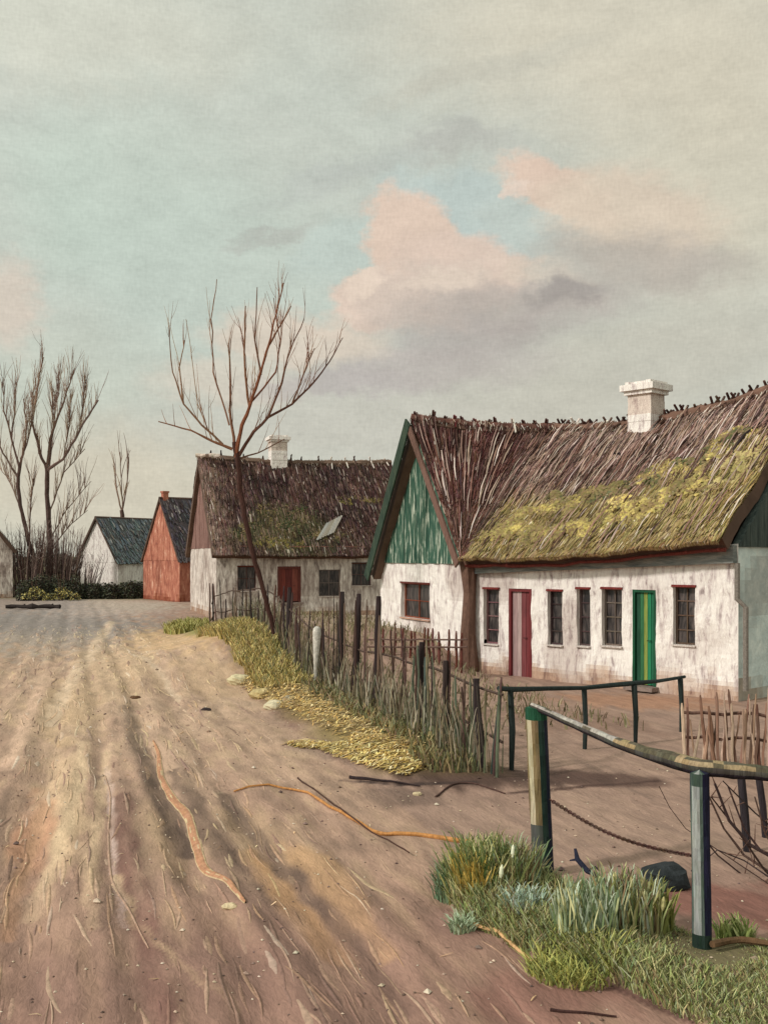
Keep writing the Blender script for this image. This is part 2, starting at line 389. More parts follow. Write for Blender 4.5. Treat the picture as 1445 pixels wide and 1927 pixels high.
def build_ground():
    ys = [2.5 + i * .045 for i in range(180)]
    st = .046
    while ys[-1] < 1500: ys.append(ys[-1] + st); st *= 1.016 if ys[-1] < 120 else 1.12
    ys = [-60, -20, -5, 0, 1.5] + ys
    vs, fs, cs = [], [], []
    NX = 330
    for y in ys:
        half = max(5, y * .52)
        for i in range(NX + 1):
            t = i / NX * 2 - 1
            # dense in the middle, stretched to the far sides at the two outer columns
            if i == 0: x = -900 - abs(y)
            elif i == NX: x = 900 + abs(y)
            elif i == 1: x = -half * 3 - 30
            elif i == NX - 1: x = half * 3 + 30
            else: x = t * half
            inner = abs(x) <= half and 2 <= y < 200
            z = height(x, y) if inner else 0
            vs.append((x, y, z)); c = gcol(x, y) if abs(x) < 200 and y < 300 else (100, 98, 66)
            cs.append(lin((c[0], c[1], c[2]), .90))
    for j in range(len(ys) - 1):
        for i in range(NX):
            a = j * (NX + 1) + i; fs.append((a, a + 1, a + NX + 2, a + NX + 1))
    me = bpy.data.meshes.new('ground'); me.from_pydata(vs, [], fs); me.update()
    ca = me.color_attributes.new('Col', 'FLOAT_COLOR', 'POINT'); buf = []
    for c in cs: buf += c
    ca.data.foreach_set('color', buf)
    me.polygons.foreach_set('use_smooth', [True] * len(me.polygons))
    m = vcmat('packed_earth', (1, 1, 1), 2.6, (.80, 1.2), bump=.6, road=(2.2, .6), bscale=9, bdist=.025, rough=.95)
    nt = m.node_tree; L = nt.links                      # second, finer layer of grit
    b = nt.nodes['Principled BSDF']; src = b.inputs['Base Color'].links[0].from_socket
    n = nz(nt, 16, 6, roadvec(nt, 2.2, .7), 1.2, .7)
    mr = nt.nodes.new('ShaderNodeMapRange'); mr.inputs['From Min'].default_value = .3; mr.inputs['From Max'].default_value = .7
    mr.inputs['To Min'].default_value = .84; mr.inputs['To Max'].default_value = 1.16; L.new(n.outputs['Fac'], mr.inputs['Value'])
    sc = nt.nodes.new('ShaderNodeVectorMath'); sc.operation = 'SCALE'; L.new(src, sc.inputs[0]); L.new(mr.outputs['Result'], sc.inputs['Scale'])
    L.new(sc.outputs['Vector'], b.inputs['Base Color'])
    me.materials.append(m)
    o = bpy.data.objects.new('ground', me); COL.objects.link(o); tag(o, kind='structure')
build_ground()

# ------------------------------------------------------------------ thatch
def bil(a, b, c, d, u, v):                      # eaveL, eaveR, ridgeR, ridgeL
    e = a.lerp(b, u); r = d.lerp(c, u); return e.lerp(r, v)
def slope(name, a, b, c, d, parent, colf, thick=.26, sag=.12, strokes=3000, slen=.45, swid=.03, nu=50, nv=26, wob=.05, seed=0, mat=None, longs=0):
    """one roof slope: slab with closed edges plus straw bundles lying on it"""
    nrm = (b - a).cross(d - a)
    if nrm.length < 1e-4: nrm = (c - a).cross(d - a)
    nrm.normalize()
    if nrm.z < 0: nrm = -nrm
    def pt(u, v):
        p = bil(a, b, c, d, u, v)
        k = sag * (math.sin(math.pi * u) * (.3 + .7 * v))
        w = wob * N(p.x * 1.3 + seed, p.y * 1.3, p.z * 1.6) + wob * .4 * N(p.x * 5, p.y * 5, p.z * 5 + seed)
        return p - Vector((0, 0, k)) + nrm * w
    mb = MB(); top = [[pt(i / nu, j / nv) for i in range(nu + 1)] for j in range(nv + 1)]
    under = [[top[j][i] - nrm * thick for i in range(nu + 1)] for j in range(nv + 1)]
    for j in range(nv):
        for i in range(nu):
            c0 = colf((i + .5) / nu, (j + .5) / nv)
            mb.quad(top[j][i], top[j][i + 1], top[j + 1][i + 1], top[j + 1][i], mixc(c0, (60, 44, 38), .35))
            mb.quad(under[j][i], under[j + 1][i], under[j + 1][i + 1], under[j][i + 1], (92, 74, 62))
    for i in range(nu):
        mb.quad(under[0][i], under[0][i + 1], top[0][i + 1], top[0][i], (84, 62, 52))
        mb.quad(top[nv][i], top[nv][i + 1], under[nv][i + 1], under[nv][i], (84, 62, 52))
    for j in range(nv):
        mb.quad(under[j + 1][0], under[j][0], top[j][0], top[j + 1][0], (84, 66, 56))
        mb.quad(top[j + 1][nu], top[j][nu], under[j][nu], under[j + 1][nu], (84, 66, 56))
    Lr = max((d - a).length, (c - b).length)
    for k in range(strokes):
        u = R(); v = U(.0, 1.0)
        p = pt(u, v); l = slen * U(.5, 1.4); dv = l / Lr
        du = U(-.012, .012)
        q = pt(max(0, min(1, u + du)), max(-.03, v - dv))
        ax = (q - p)
        if ax.length < .01: continue
        side = ax.cross(nrm).normalized() * swid * U(.4, 1.3)
        lift = nrm * U(.01, .05); lift2 = nrm * U(.02, .09)
        m = (p + q) * .5 + nrm * U(.03, .07)
        col = jit(colf(u, v), 20)
        r_ = R()
        if r_ < .03: col = mixc(col, (208, 196, 184), .6)
        elif r_ < .09: col = mixc(col, (44, 30, 28), .6)
        elif r_ < .2: col = mixc(col, (150, 122, 112), .5)
        A = [p - side * .5, p + side * .5, m + side + nrm * .0, m - side, q + side * .6 + lift2, q - side * .6 + lift2]
        mb.add([A[0], A[1], A[2], A[3], A[4], A[5], q - nrm * .02], [(0, 1, 2, 3), (3, 2, 4, 5), (5, 4, 6)], lin(col))
    if longs:
        for k in range(longs):
            u = R(); v = U(.55, 1.02) if R() < .7 else U(.1, 1); l = slen * U(1.4, 2.8); p = pt(u, min(1, v)) + nrm * U(.05, .10) + (Vector((0, 0, .12 * R())) if v > .97 else Vector()); q = pt(max(0, min(1, u + U(-.01, .01))), max(0, v - l / Lr)) + nrm * U(.04, .09)
            side = (q - p).cross(nrm).normalized() * swid * U(.7, 1.3); m = (p + q) / 2 + nrm * .05
            col = random.choice([(176, 160, 150), (54, 36, 34), (70, 46, 42), (130, 102, 92), (146, 126, 112), (150, 130, 120), (84, 58, 52), (110, 80, 70)])
            mb.add([p - side * .5, p + side * .5, m + side, m - side, q + side * .4, q - side * .4], [(0, 1, 2, 3), (3, 2, 4, 5)], lin(jit(col, 12)))
    return mb.build(name, mat or M['straw'], parent), pt, nrm

def mosses(pt, nrm, blobs, parent, n_each=900, size=.05, lift=.06):
    mb = MB()
    for (u0, v0, ru, rv, cols, dens) in blobs:
        for k in range(int(n_each * dens)):
            a = U(0, 6.283); r = math.sqrt(R())
            u = u0 + ru * r * math.cos(a) * (1 + .3 * N(a * 2, u0 * 9)); v = v0 + rv * r * math.sin(a) * (1 + .3 * N(a * 2, v0 * 9, 4))
            if not (0.0 <= u <= 1 and .0 <= v <= .99): continue
            h = lift * (1 - r * r) * (1 + N(u * 30, v * 20)) + .03
            p = pt(u, v) + nrm * h
            s = size * U(.5, 1.5)
            t1 = Vector((U(-1, 1), U(-1, 1), U(-1, 1))).normalized(); t2 = nrm.cross(t1).normalized(); t1 = t2.cross(nrm)
            if R() < sm(.55, 1.05, r + .5 * N(p.x * 2.2, p.y * 2.2, p.z * 2.2)): continue
            ci = (N(p.x * 1.8, p.y * 1.8, p.z * 1.8 + 5) * .9 + .5 + U(-.12, .12)) * len(cols); col = jit(cols[max(0, min(len(cols) - 1, int(ci)))], 9)
            if R() < .32: col = mixc(col, (134, 110, 84), .7)
            if N(p.x * 3.3, p.y * 3.3, p.z * 3.3 + 9) > .32: continue
            e = nrm * s * .45
            mb.add([p - t1 * s + e * U(-1, .6), p + t2 * s * .8 + e * U(-1, .6), p + t1 * s + e * U(-1, .6), p - t2 * s * .8 + e * U(-1, .6), p + e, p - nrm * .1],
                   [(0, 1, 4), (1, 2, 4), (2, 3, 4), (3, 0, 4), (0, 3, 5), (3, 2, 5), (2, 1, 5), (1, 0, 5)], lin(col))
    mb.build('moss', M['moss'], parent)['kind'] = 'stuff'

# ------------------------------------------------------------------ walls, windows, doors
def wall(name, A, B, zb, zt, mat, parent, holes=(), out=None, depth=.22, cell=.22, rough=.018, ztB=None):
    """render wall from A to B with true openings; holes = (s0, s1, z0, z1) along the wall"""
    ztB = zt if ztB is None else ztB
    A = Vector((A[0], A[1], 0)); B = Vector((B[0], B[1], 0)); Ln = (B - A).length; d = (B - A) / Ln
    n = Vector((d.y, -d.x, 0));
    if out is not None and n.dot(out) < 0: n = -n
    xs = {0, Ln}; zs = {0.0, 1.0}
    hz = [(s0, s1, (z0 - zb) / (zt - zb), (z1 - zb) / (zt - zb)) for (s0, s1, z0, z1) in holes]
    for h in hz: xs |= {h[0], h[1]}; zs |= {h[2], h[3]}
    def refine(vals, step):
        vals = sorted(vals); o = [vals[0]]
        for p, q in zip(vals, vals[1:]):
            k = max(1, int(round((q - p) / step)))
            for i in range(1, k + 1): o.append(p + (q - p) * i / k)
        return o
    xs = refine(xs, cell); zs = refine(zs, cell / (zt - zb))
    def q(s, w):
        z = zb + w * (zt - zb) + (ztB - zt) * s / Ln * max(0, (w - .88) / .12)
        e = rough * N(s * 1.7 + A.x, z * 1.7, A.y) + rough * .5 * N(s * 6, z * 6, A.x)
        if s == 0 or s == Ln: e = 0
        return A + d * s + Vector((0, 0, z)) + n * e
    mb = MB()
    for i in range(len(xs) - 1):
        for j in range(len(zs) - 1):
            sc = (xs[i] + xs[i + 1]) / 2; wc = (zs[j] + zs[j + 1]) / 2
            if any(h[0] < sc < h[1] and h[2] < wc < h[3] for h in hz): continue
            zz = zb + wc * (zt - zb); k = max(0, min(1, (.42 + .35 * N(sc * 1.3, A.x, 2) - zz) / .35 + .8 * N(sc * 3.1, zz * 4, A.y))) if zz < .8 else 0
            k2 = max(0, min(1, (N(sc * .9, zz * .7, A.y + 3) - .12) * 3.2))
            kc = mixc((255, 255, 255), (176, 140, 116), .75 * k); kc = mixc(kc, (214, 206, 204), .8 * k2)
            mb.quad(q(xs[i], zs[j]), q(xs[i + 1], zs[j]), q(xs[i + 1], zs[j + 1]), q(xs[i], zs[j + 1]), lin(kc))
    for h in hz:
        sx = [x for x in xs if h[0] <= x <= h[1]]; sz = [z for z in zs if h[2] <= z <= h[3]]
        back = -n * depth
        for z in (h[2], h[3]):
            for a_, b_ in zip(sx, sx[1:]): mb.quad(q(a_, z), q(b_, z), q(b_, z) + back, q(a_, z) + back, WH)
        for x in (h[0], h[1]):
            for a_, b_ in zip(sz, sz[1:]): mb.quad(q(x, a_), q(x, b_), q(x, b_) + back, q(x, a_) + back, WH)
    o = mb.build(name, mat, parent)
    return o, A, d, n
def hitline(px, A, B):
    k = (px - CX) / F; dx = B[0] - A[0]; dy = B[1] - A[1]
    t = (k * A[1] - A[0]) / (dx - k * dy); return t * math.hypot(dx, dy), A[1] + dy * t
def opening(A, B, px0, px1, py0, py1):
    s0, D0 = hitline(px0, A, B); s1, D1 = hitline(px1, A, B); D = (D0 + D1) / 2
    if s0 > s1: s0, s1 = s1, s0
    return (s0, s1, H - (py1 - HY) / F * D, H - (py0 - HY) / F * D)
def window(A, d, n, h, parent, fcol, lint=None, back=.13, bars=(1, 2), label=None, sill=None):
    s0, s1, z0, z1 = h; c = A + d * ((s0 + s1) / 2) - n * back + Vector((0, 0, (z0 + z1) / 2)); hw = (s1 - s0) / 2; hh = (z1 - z0) / 2
    Z = Vector((0, 0, 1)); f = .035 if hw > .12 else .022
    w = MB()
    for sg in (-1, 1):
        w.box(c + d * sg * (hw - f / 2), d * f / 2, n * .03, Z * hh, jit(fcol, 8))
        w.box(c + Z * sg * (hh - f / 2), d * (hw - f), n * .028, Z * f / 2, jit(fcol, 8))
    wo = w.build('window', M['wood'], parent)
    if label: wo['label'] = label
    p = MB(); e = c - n * .012
    p.quad(e - d * hw - Z * hh, e + d * hw - Z * hh, e + d * hw + Z * hh, e - d * hw + Z * hh, WH); p.build('pane', M['glass'], wo)
    for i in range(bars[0]): b = MB(); b.box(c + d * (-hw + (i + 1) * 2 * hw / (bars[0] + 1)), d * .011, n * .018, Z * (hh - f), jit(fcol, 8)); b.build('glazing_bar', M['wood'], wo)
    for i in range(bars[1]): b = MB(); b.box(c + Z * (-hh + (i + 1) * 2 * hh / (bars[1] + 1)) , d * (hw - f), n * .015, Z * .011, jit(fcol, 8)); b.build('glazing_bar', M['wood'], wo)
    if lint:
        l = MB(); l.box(A + d * ((s0 + s1) / 2) + n * .012 + Z * (z1 + .012), d * (hw + .02), n * .02, Z * .022 + d * .006, lint); l.build('lintel', M['wood'], wo)
    sc = sill or (196, 184, 176)
    l = MB(); l.box(A + d * ((s0 + s1) / 2) + n * .02 + Z * (z0 - .014), d * (hw + .015), n * .03, Z * .014, sc); l.build('sill', M['wood'], wo)
    return wo
def door(A, d, n, h, parent, fcol, pcols, back=.1, label=None, handle=True):
    s0, s1, z0, z1 = h; c = A + d * ((s0 + s1) / 2) - n * back + Vector((0, 0, (z0 + z1) / 2)); hw = (s1 - s0) / 2; hh = (z1 - z0) / 2
    Z = Vector((0, 0, 1)); f = hw * .2
    m = MB(); k = len(pcols); w = 2 * (hw - f) / k
    for i, pc in enumerate(pcols):
        m.box(c + d * (-hw + f + w * (i + .5)) + n * U(0, .008), d * (w / 2 - .004), n * .02, Z * (hh - f * .5) , pc)
    m.box(c - n * .03, d * (hw - f), n * .006, Z * (hh - f * .5), (30, 22, 20))
    do = m.build('door', M['paint'], parent)
    if label: do['label'] = label
    g = MB()
    for sg in (-1, 1): g.box(c + d * sg * (hw - f / 2) + n * .03, d * f / 2, n * .05, Z * hh, fcol)
    g.box(c + Z * (hh - f / 2) + n * .03, d * (hw - f), n * .048, Z * f / 2, fcol); g.build('door_frame', M['paint'], do)
    if handle:
        g = MB(); q = c + d * (hw - f) * .6 + n * .03 - Z * .05; g.tube([q, q + n * .04, q + n * .045 - d * .07], [.008, .008, .007], (40, 34, 32)); g.build('handle', M['iron'], do)
    g = MB(); g.box(A + d * ((s0 + s1) / 2) + n * .06 + Z * (z0 - .03), d * (hw + .06), n * .17, Z * .04, (128, 112, 104)); g.build('doorstep', M['stone'], do)
    return do
def chimney(c, u, v, zb, zt, parent, k=1.0, col=(226, 218, 206), hw=.27, hd=.24):
    Z = Vector((0, 0, 1)); m = MB(); n = 10
    for j in range(n):                                        # uneven rendered courses
        z0 = zb + (zt - zb) * j / n; z1 = zb + (zt - zb) * (j + 1) / n; g = 1 + .05 * N(j * 1.3, zb)
        sh = Vector((N(j, zb, 1), N(j, zb, 2), 0)) * .02; m.box(c + sh + Z * (z0 + z1) / 2, u * hw * k * g, v * hd * k * g, Z * ((z1 - z0) / 2 + .002), lin((255, 255, 255)) if j < n - 3 else lin((230, 220, 214)))
    ch = m.build('chimney', M['lime'], parent)
    m = MB(); m.box(c + Z * (zt + .04), u * (hw + .06) * k, v * (hd + .06) * k, Z * .05, WH)
    m.box(c + Z * (zt + .15), u * (hw + .13) * k, v * (hd + .13) * k, Z * .07, WH)
    for sg in (-1, 1):
        m.box(c + Z * (zt + .25) + u * sg * hw * .9 * k, u * .06 * k, v * (hd + .06) * k, Z * .04, WH)
        m.box(c + Z * (zt + .247) + v * sg * hd * .9 * k, u * hw * .8 * k, v * .06 * k, Z * .035, WH)
    m.build('chimney_cap', M['lime'], ch)
    m = MB(); m.box(c + Z * (zt + .223), u * hw * .8 * k, v * hd * .8 * k, Z * .006, (24, 20, 20)); m.build('flue', M['iron'], ch)
    return ch
def ridge_pegs(pts, n, parent, length=.5, lift=.05, rad=1.0, cols=((70, 44, 38), (90, 66, 56), (212, 200, 190), (58, 40, 36))):
    # crossed wooden pegs that hold the ridge straw
    L = len(pts) - 1
    for i in range(n):
        t = (i + U(.2, .8)) / n * L; k = min(L - 1, int(t)); p = pts[k].lerp(pts[k + 1], t - k); d = (pts[k + 1] - pts[k]).normalized()
        o = d.cross(Vector((0, 0, 1))).normalized(); m = MB(); c = random.choice(cols); l = length * U(.6, 1.2)
        lean = d * U(-.12, .12)
        for sg in (-1, 1):
            a = p + o * sg * l * .42 - Vector((0, 0, l * .42)) + Vector((0, 0, lift)); b = p - o * sg * l * .16 + Vector((0, 0, l * .26)) + lean + d * sg * .03
            m.tube([a, (a + b) / 2, b], [.022, .034, .028], jit(c, 10), 5)
        m.build('ridge_peg', M['wood'], parent)
def ridge_roll(pts, parent, r=.13, col=(104, 78, 66)):
    m = MB(); q = []
    for a, b in zip(pts, pts[1:]):
        k = max(3, int((b - a).length / .25))
        for i in range(k): q.append(a.lerp(b, i / k))
    q.append(pts[-1]); q = [p + Vector((0, 0, -.03 + .03 * N(p.x * 4, p.y * 4))) for p in q]
    m.tube(q, [r * (1 + .25 * N(p.x * 3, p.y * 3, 7)) for p in q], col, 8, .4)
    for k in range(int(60 * len(pts))):
        t = R() * (len(q) - 1); i = int(t); i = min(i, len(q) - 2); p = q[i].lerp(q[i + 1], t - i); d = (q[i + 1] - q[i]).normalized(); o = d.cross(Vector((0, 0, 1)))
        sg = random.choice((-1, 1)); a = p + Vector((0, 0, r * U(.6, 1.2))); b = p + o * sg * U(.12, .3) - Vector((0, 0, U(.0, .2))) + d * U(-.08, .08)
        m.tube([a, b], [.014, .005], jit(random.choice([(110, 86, 74), (150, 130, 116), (74, 52, 46), (196, 184, 172)]), 12), 4)
    return m.build('ridge_roll', M['straw'], parent)

# ================================================================== the big cottage on the right
C_ = Vector((2.0, 24.0, 0)); P2 = Vector((6.4, 19.2, 0)); P3 = P2 + Vector((.737, .676, 0)) * 6.4; K_ = Vector((6.8, 30.6, 0)); L_ = Vector((-.1, 28.7, 0))
A_ = P(796, 786, 26.4); V_ = P(1042, 803, 26.3); R2 = P(1552, 690, 21.5)
big = thing('thatched_cottage', (4, 24, 0), 'large near cottage with mossy thatch, green boarded gable, white walls and a green door', 'cottage', 'thatched cottages')
outw = Vector((-.737, -.676, 0))
fo = [opening(C_, P2, *r) for r in [(910, 938, 1108, 1212), (957, 1000, 1108, 1284), (1030, 1058, 1112, 1214), (1085, 1110, 1108, 1216), (1132, 1170, 1108, 1216), (1190, 1234, 1110, 1292), (1266, 1308, 1104, 1214)]]
_, wa, wd, wn = wall('wall', C_, P2, -.25, 2.45, M['lime'], big, fo, outw, rough=.035, cell=.085, ztB=2.85)
for i, h in enumerate(fo):
    if i == 1: door(wa, wd, wn, h, big, (104, 40, 42), [(150, 124, 122), (164, 140, 136), (112, 58, 60), (108, 48, 50)], label='dark red framed door with a greyish pink leaf', back=.08)
    elif i == 5: door(wa, wd, wn, h, big, (24, 74, 50), [(32, 70, 52), (48, 100, 66), (124, 136, 66), (36, 116, 80), (34, 96, 68)], label='green door with a narrow yellow-green plank', back=.08)
    else: window(wa, wd, wn, h, big, [(120, 84, 86), 0, (66, 50, 50), (84, 66, 64), (104, 92, 82), 0, (96, 78, 66)][i], lint=(116, 48, 44), bars=(1 if i in (4, 6) else 0, 3))
og = Vector((-.9, -.4, 0))
gh = [opening(C_, L_, 755, 808, 1098, 1164)]
_, ga, gd, gn = wall('wall', C_, L_, -.25, 2.5, M['lime'], big, gh, og, rough=.035, cell=.09)
window(ga, gd, gn, gh[0], big, (128, 70, 52), lint=(96, 44, 38), bars=(1, 1), label='square window with a red-brown frame in the gable wall', sill=(190, 150, 130))
oe = Vector((.68, -.74, 0))
wall('wall', P2, P3, -.25, 2.85, M['teal'], big, (), oe)['label' if False else 0]['label'] = 'pale teal rendered end wall'
wall('wall', P3, K_, -.25, 2.6, M['lime'], big, (), Vector((1, 1, 0))); wall('wall', K_, L_, -.25, 2.5, M['lime'], big, (), Vector((-.5, 1, 0)))
def gable(name, A, B, zt, apex, mat, parent, off=.02, out=None, n=14, lab=None):
    # vertical boards or masonry filling the triangle over a wall
    A = Vector((A[0], A[1], 0)); B = Vector((B[0], B[1], 0)); m = MB(); d = (B - A); Ln = d.length; d = d / Ln; nn = Vector((d.y, -d.x, 0))
    if nn.dot(out) < 0: nn = -nn
    ta = (Vector((apex.x, apex.y, 0)) - A).dot(d) / Ln
    def top(t): return zt + (apex.z - zt) * (t / ta if t < ta else (1 - t) / (1 - ta))
    w = 1 / n
    for i in range(n):
        ts = [i * w, (i + .5) * w, (i + 1) * w]
        if ts[0] < ta < ts[2]: ts[1] = ta
        e = nn * (off + (.014 * (i % 2)) + U(0, .006))
        for a_, b_ in zip(ts, ts[1:]):
            q = [A + d * Ln * a_ + Vector((0, 0, zt - .06)), A + d * Ln * b_ + Vector((0, 0, zt - .06)), A + d * Ln * b_ + Vector((0, 0, top(b_))), A + d * Ln * a_ + Vector((0, 0, top(a_)))]
            f = [x + e for x in q]; bk = [x - nn * .12 for x in q]
            m.add(f + bk, [(0, 1, 2, 3), (7, 6, 5, 4), (0, 4, 5, 1), (1, 5, 6, 2), (2, 6, 7, 3), (3, 7, 4, 0)], (WH if mat not in (M['wood'],) else jit((100, 90, 80), 10)))
    o = m.build(name, mat, parent)
    if lab: o['label'] = lab
    return o
gable('gable', C_, L_, 2.5, A_ - Vector((0, 0, .22)), M['green'], big, .03, og, 16, 'green painted vertical boards in the gable')
gable('gable', P2, P3, 2.85, Vector((R2.x, R2.y, R2.z - .3)), M['slateboard'], big, .03, oe, 18, 'dark grey-green boarded end gable')
# roof slopes
brown = (112, 82, 72); dark = (86, 54, 48); mauve = (138, 114, 102); ochre = (150, 132, 82); pale = (168, 146, 118)
def cf_main0(u, v):
    n = N(u * 7, v * 3, 2) * .5 + .5
    c = mixc(mauve, brown, sm(.35, .7, n)); c = mixc(c, (150, 122, 108), .5 * sm(.6, .2, n))
    g = sm(.62, .4, v - .22 * sm(.55, 1, u) * 1.2 + .12 * N(u * 6, v * 5))
    c = mixc(c, (140, 124, 76), g * .85)
    return mixc(c, (118, 84, 60), .5 * sm(.08, 0, v))
def cf_main(u, v):
    c = cf_main0(u, v)
    return mixc(c, (156, 134, 122), .35 * sm(.55, .9, v))
def cf_wing(u, v):
    n = N(u * 6, v * 4, 8) * .5 + .5
    c = mixc((90, 56, 50), (70, 42, 38), sm(.3, .7, n)); c = mixc(c, (112, 86, 78), sm(.25, .05, 1 - u) * .8)
    return mixc(c, (92, 84, 52), .4 * sm(.55, .3, v) * n)
E1 = C_ + Vector((-.28, -.36, 2.50)); E2 = P2 + outw * .46 + Vector((-.05, .02, 2.92))
E1.z = H - (1046 - HY) / F * E1.y; E2.z = H - (1012 - HY) / F * E2.y
s_main, pt_main, n_main = slope('roof', E1, E2, R2, V_, big, cf_main, strokes=17000, slen=.55, swid=.015, nu=70, nv=34, sag=.40, wob=.09, seed=1, longs=420)
s_main['label'] = 'sagging straw slope covered in yellow-green moss'
s_wing, pt_wing, n_wing = slope('roof', E1 + Vector((-.02, -.02, 0)), E1 + Vector((.1, -.1, 0)), V_, A_ + Vector((-.30, -.12, 0)), big, cf_wing, strokes=8000, slen=.6, swid=.014, nu=36, nv=34, sag=.06, wob=.05, seed=2, longs=110)
s_wing['label'] = 'dark brown straw slope beside the green gable'
Lw = L_ + Vector((-.25, .1, 2.15)); Kw = K_ + Vector((.2, .5, 2.3))
slope('roof', Lw, Kw, V_, A_ + Vector((-.25, -.1, 0)), big, cf_wing, strokes=1200, nu=24, nv=16, sag=.08, seed=3)
slope('roof', Kw + Vector((.02, 0, 0)), P3 + Vector((.4, .1, 2.3)), R2, V_, big, cf_main, strokes=1200, nu=24, nv=16, sag=.44, seed=4)
YG = [(116, 106, 68), (138, 124, 78), (156, 141, 88), (188, 170, 102), (150, 132, 84)]; DG = [(104, 100, 66), (92, 94, 62), (124, 114, 74)]; YL = [(206, 184, 112), (216, 196, 130)]
mosses(pt_main, n_main, [(.12, .17, .11, .10, YG, 1.2), (.26, .13, .13, .10, YG, 1.4), (.30, .34, .13, .09, DG + YG, 1.0), (.45, .16, .14, .11, YG, 1.6), (.44, .42, .13, .10, DG + YG[:2], 1.1), (.52, .34, .06, .05, YL, .9), (.62, .24, .14, .12, YG, 1.5),
    (.62, .52, .13, .12, YG + DG, 1.2), (.76, .36, .13, .16, YG, 1.6), (.80, .60, .10, .13, YG + DG, 1.1), (.90, .42, .09, .16, [(178, 162, 112), (160, 148, 96)], 1.2), (.16, .30, .06, .05, YG, .5), (.24, .42, .05, .05, DG, .4)], big, 1100, .05, .07)
ridm = [pt_main(i / 8, 1) for i in range(9)]; ridw = [pt_wing(1 - i / 5, 1) for i in range(6)]
ridge_roll(ridm, big, .13); ridge_roll(ridw, big, .11, (92, 62, 54))
ridge_pegs(ridm, 34, big, .8, .08); ridge_pegs(ridw, 12, big, .7, .1, cols=((92, 40, 40), (70, 44, 38), (208, 196, 186)))
# verge boards, wall-plate band with painted eave shade, corner post
og1 = og.normalized()
def barge(a, b, hw, mat, col, off):
    d = (b - a); up = d.cross(og1).normalized()
    if up.z < 0: up = -up
    m = MB(); n = 8
    for i in range(n):
        p0 = a + d * i / n; p1 = a + d * (i + 1) / n; k = hw * (1 + .12 * N(i * 1.3, hw * 50)); m.box((p0 + p1) / 2 + og1 * off, d / n / 2 * 1.001, up * k, og1 * .022, col)
    m.build('bargeboard', mat, big)
barge(A_ + Vector((-.33, -.14, -.12)), Vector((Lw.x, Lw.y, Lw.z)) + Vector((-.08, -.12, -.12)), .155, M['darkgreen'], WH, .05)
barge(A_ + Vector((-.33, -.14, -.26)), E1 + Vector((-.06, .05, -.2)), .10, M['wood'], (112, 84, 74), .03)
m = MB(); hl = (P2 - C_).length / 2 - .02; m.box(wa + wd * (hl + .02) + wn * .07 + Vector((0, 0, 2.52)), wd * hl + Vector((0, 0, .14)), wn * .08, Vector((0, 0, .16)), WH); m.build('cornice', M['cornice'], big)  # blue-grey eave shade painted onto the wall-plate band
m = MB(); m.tube([C_ + Vector((-.10, -.12, -.1)), C_ + Vector((-.10, -.13, .9)), C_ + Vector((-.08, -.12, 1.8)), C_ + Vector((-.12, -.14, 2.55))], [.2, .16, .14, .19], (104, 78, 66), 8, .5); m.build('corner_post', M['bark'], big)
m = MB(); m.tube([P2 + Vector((-.04, -.06, 2.5)), P2 + Vector((-.04, -.06, 1.85)), P2 + Vector((.1, -.1, 1.7)), P2 + Vector((.1, -.1, .2))], [.05] * 4, (120, 112, 104), 8); m.build('downpipe', M['iron'], big)
# long rusty eave batten showing under the straw
m = MB(); q = [pt_main(i / 14, .0) - n_main * .2 + outw * (.03 + .02 * N(i, 3)) - Vector((0, 0, .05 + .03 * N(i * 1.7, 2))) for i in range(15)]; m.tube(q, [.035 * (1 + .4 * N(i * 2.2, 1)) for i in range(15)], (104, 46, 38), 6, .4); m.build('eave_batten', M['wood'], big)
chc = pt_main(.40, .93); chimney(Vector((chc.x + .1, chc.y + .1, 0)), Vector((.676, -.737, 0)), Vector((.737, .676, 0)), chc.z - .75, P(1205, 742, chc.y).z, big, 1.0, hw=.31, hd=.28)
m = MB(); q = [pt_main(.335, .74) + n_main * .06, pt_main(.38, .735) + n_main * .08, pt_main(.40, .70) + n_main * .07]; m.tube(q, [.022, .025, .02], (40, 28, 28), 6); m.build('roof_hook', M['iron'], big)
m = MB(); q = [pt_main(.90, .74) + n_main * .06, pt_main(.87, .62) + n_main * .09, pt_main(.855, .55) + n_main * .08, pt_main(.87, .50) + n_main * .07]; m.tube(q, [.02, .03, .035, .02], (40, 28, 28), 6); m.build('roof_hook', M['iron'], big)

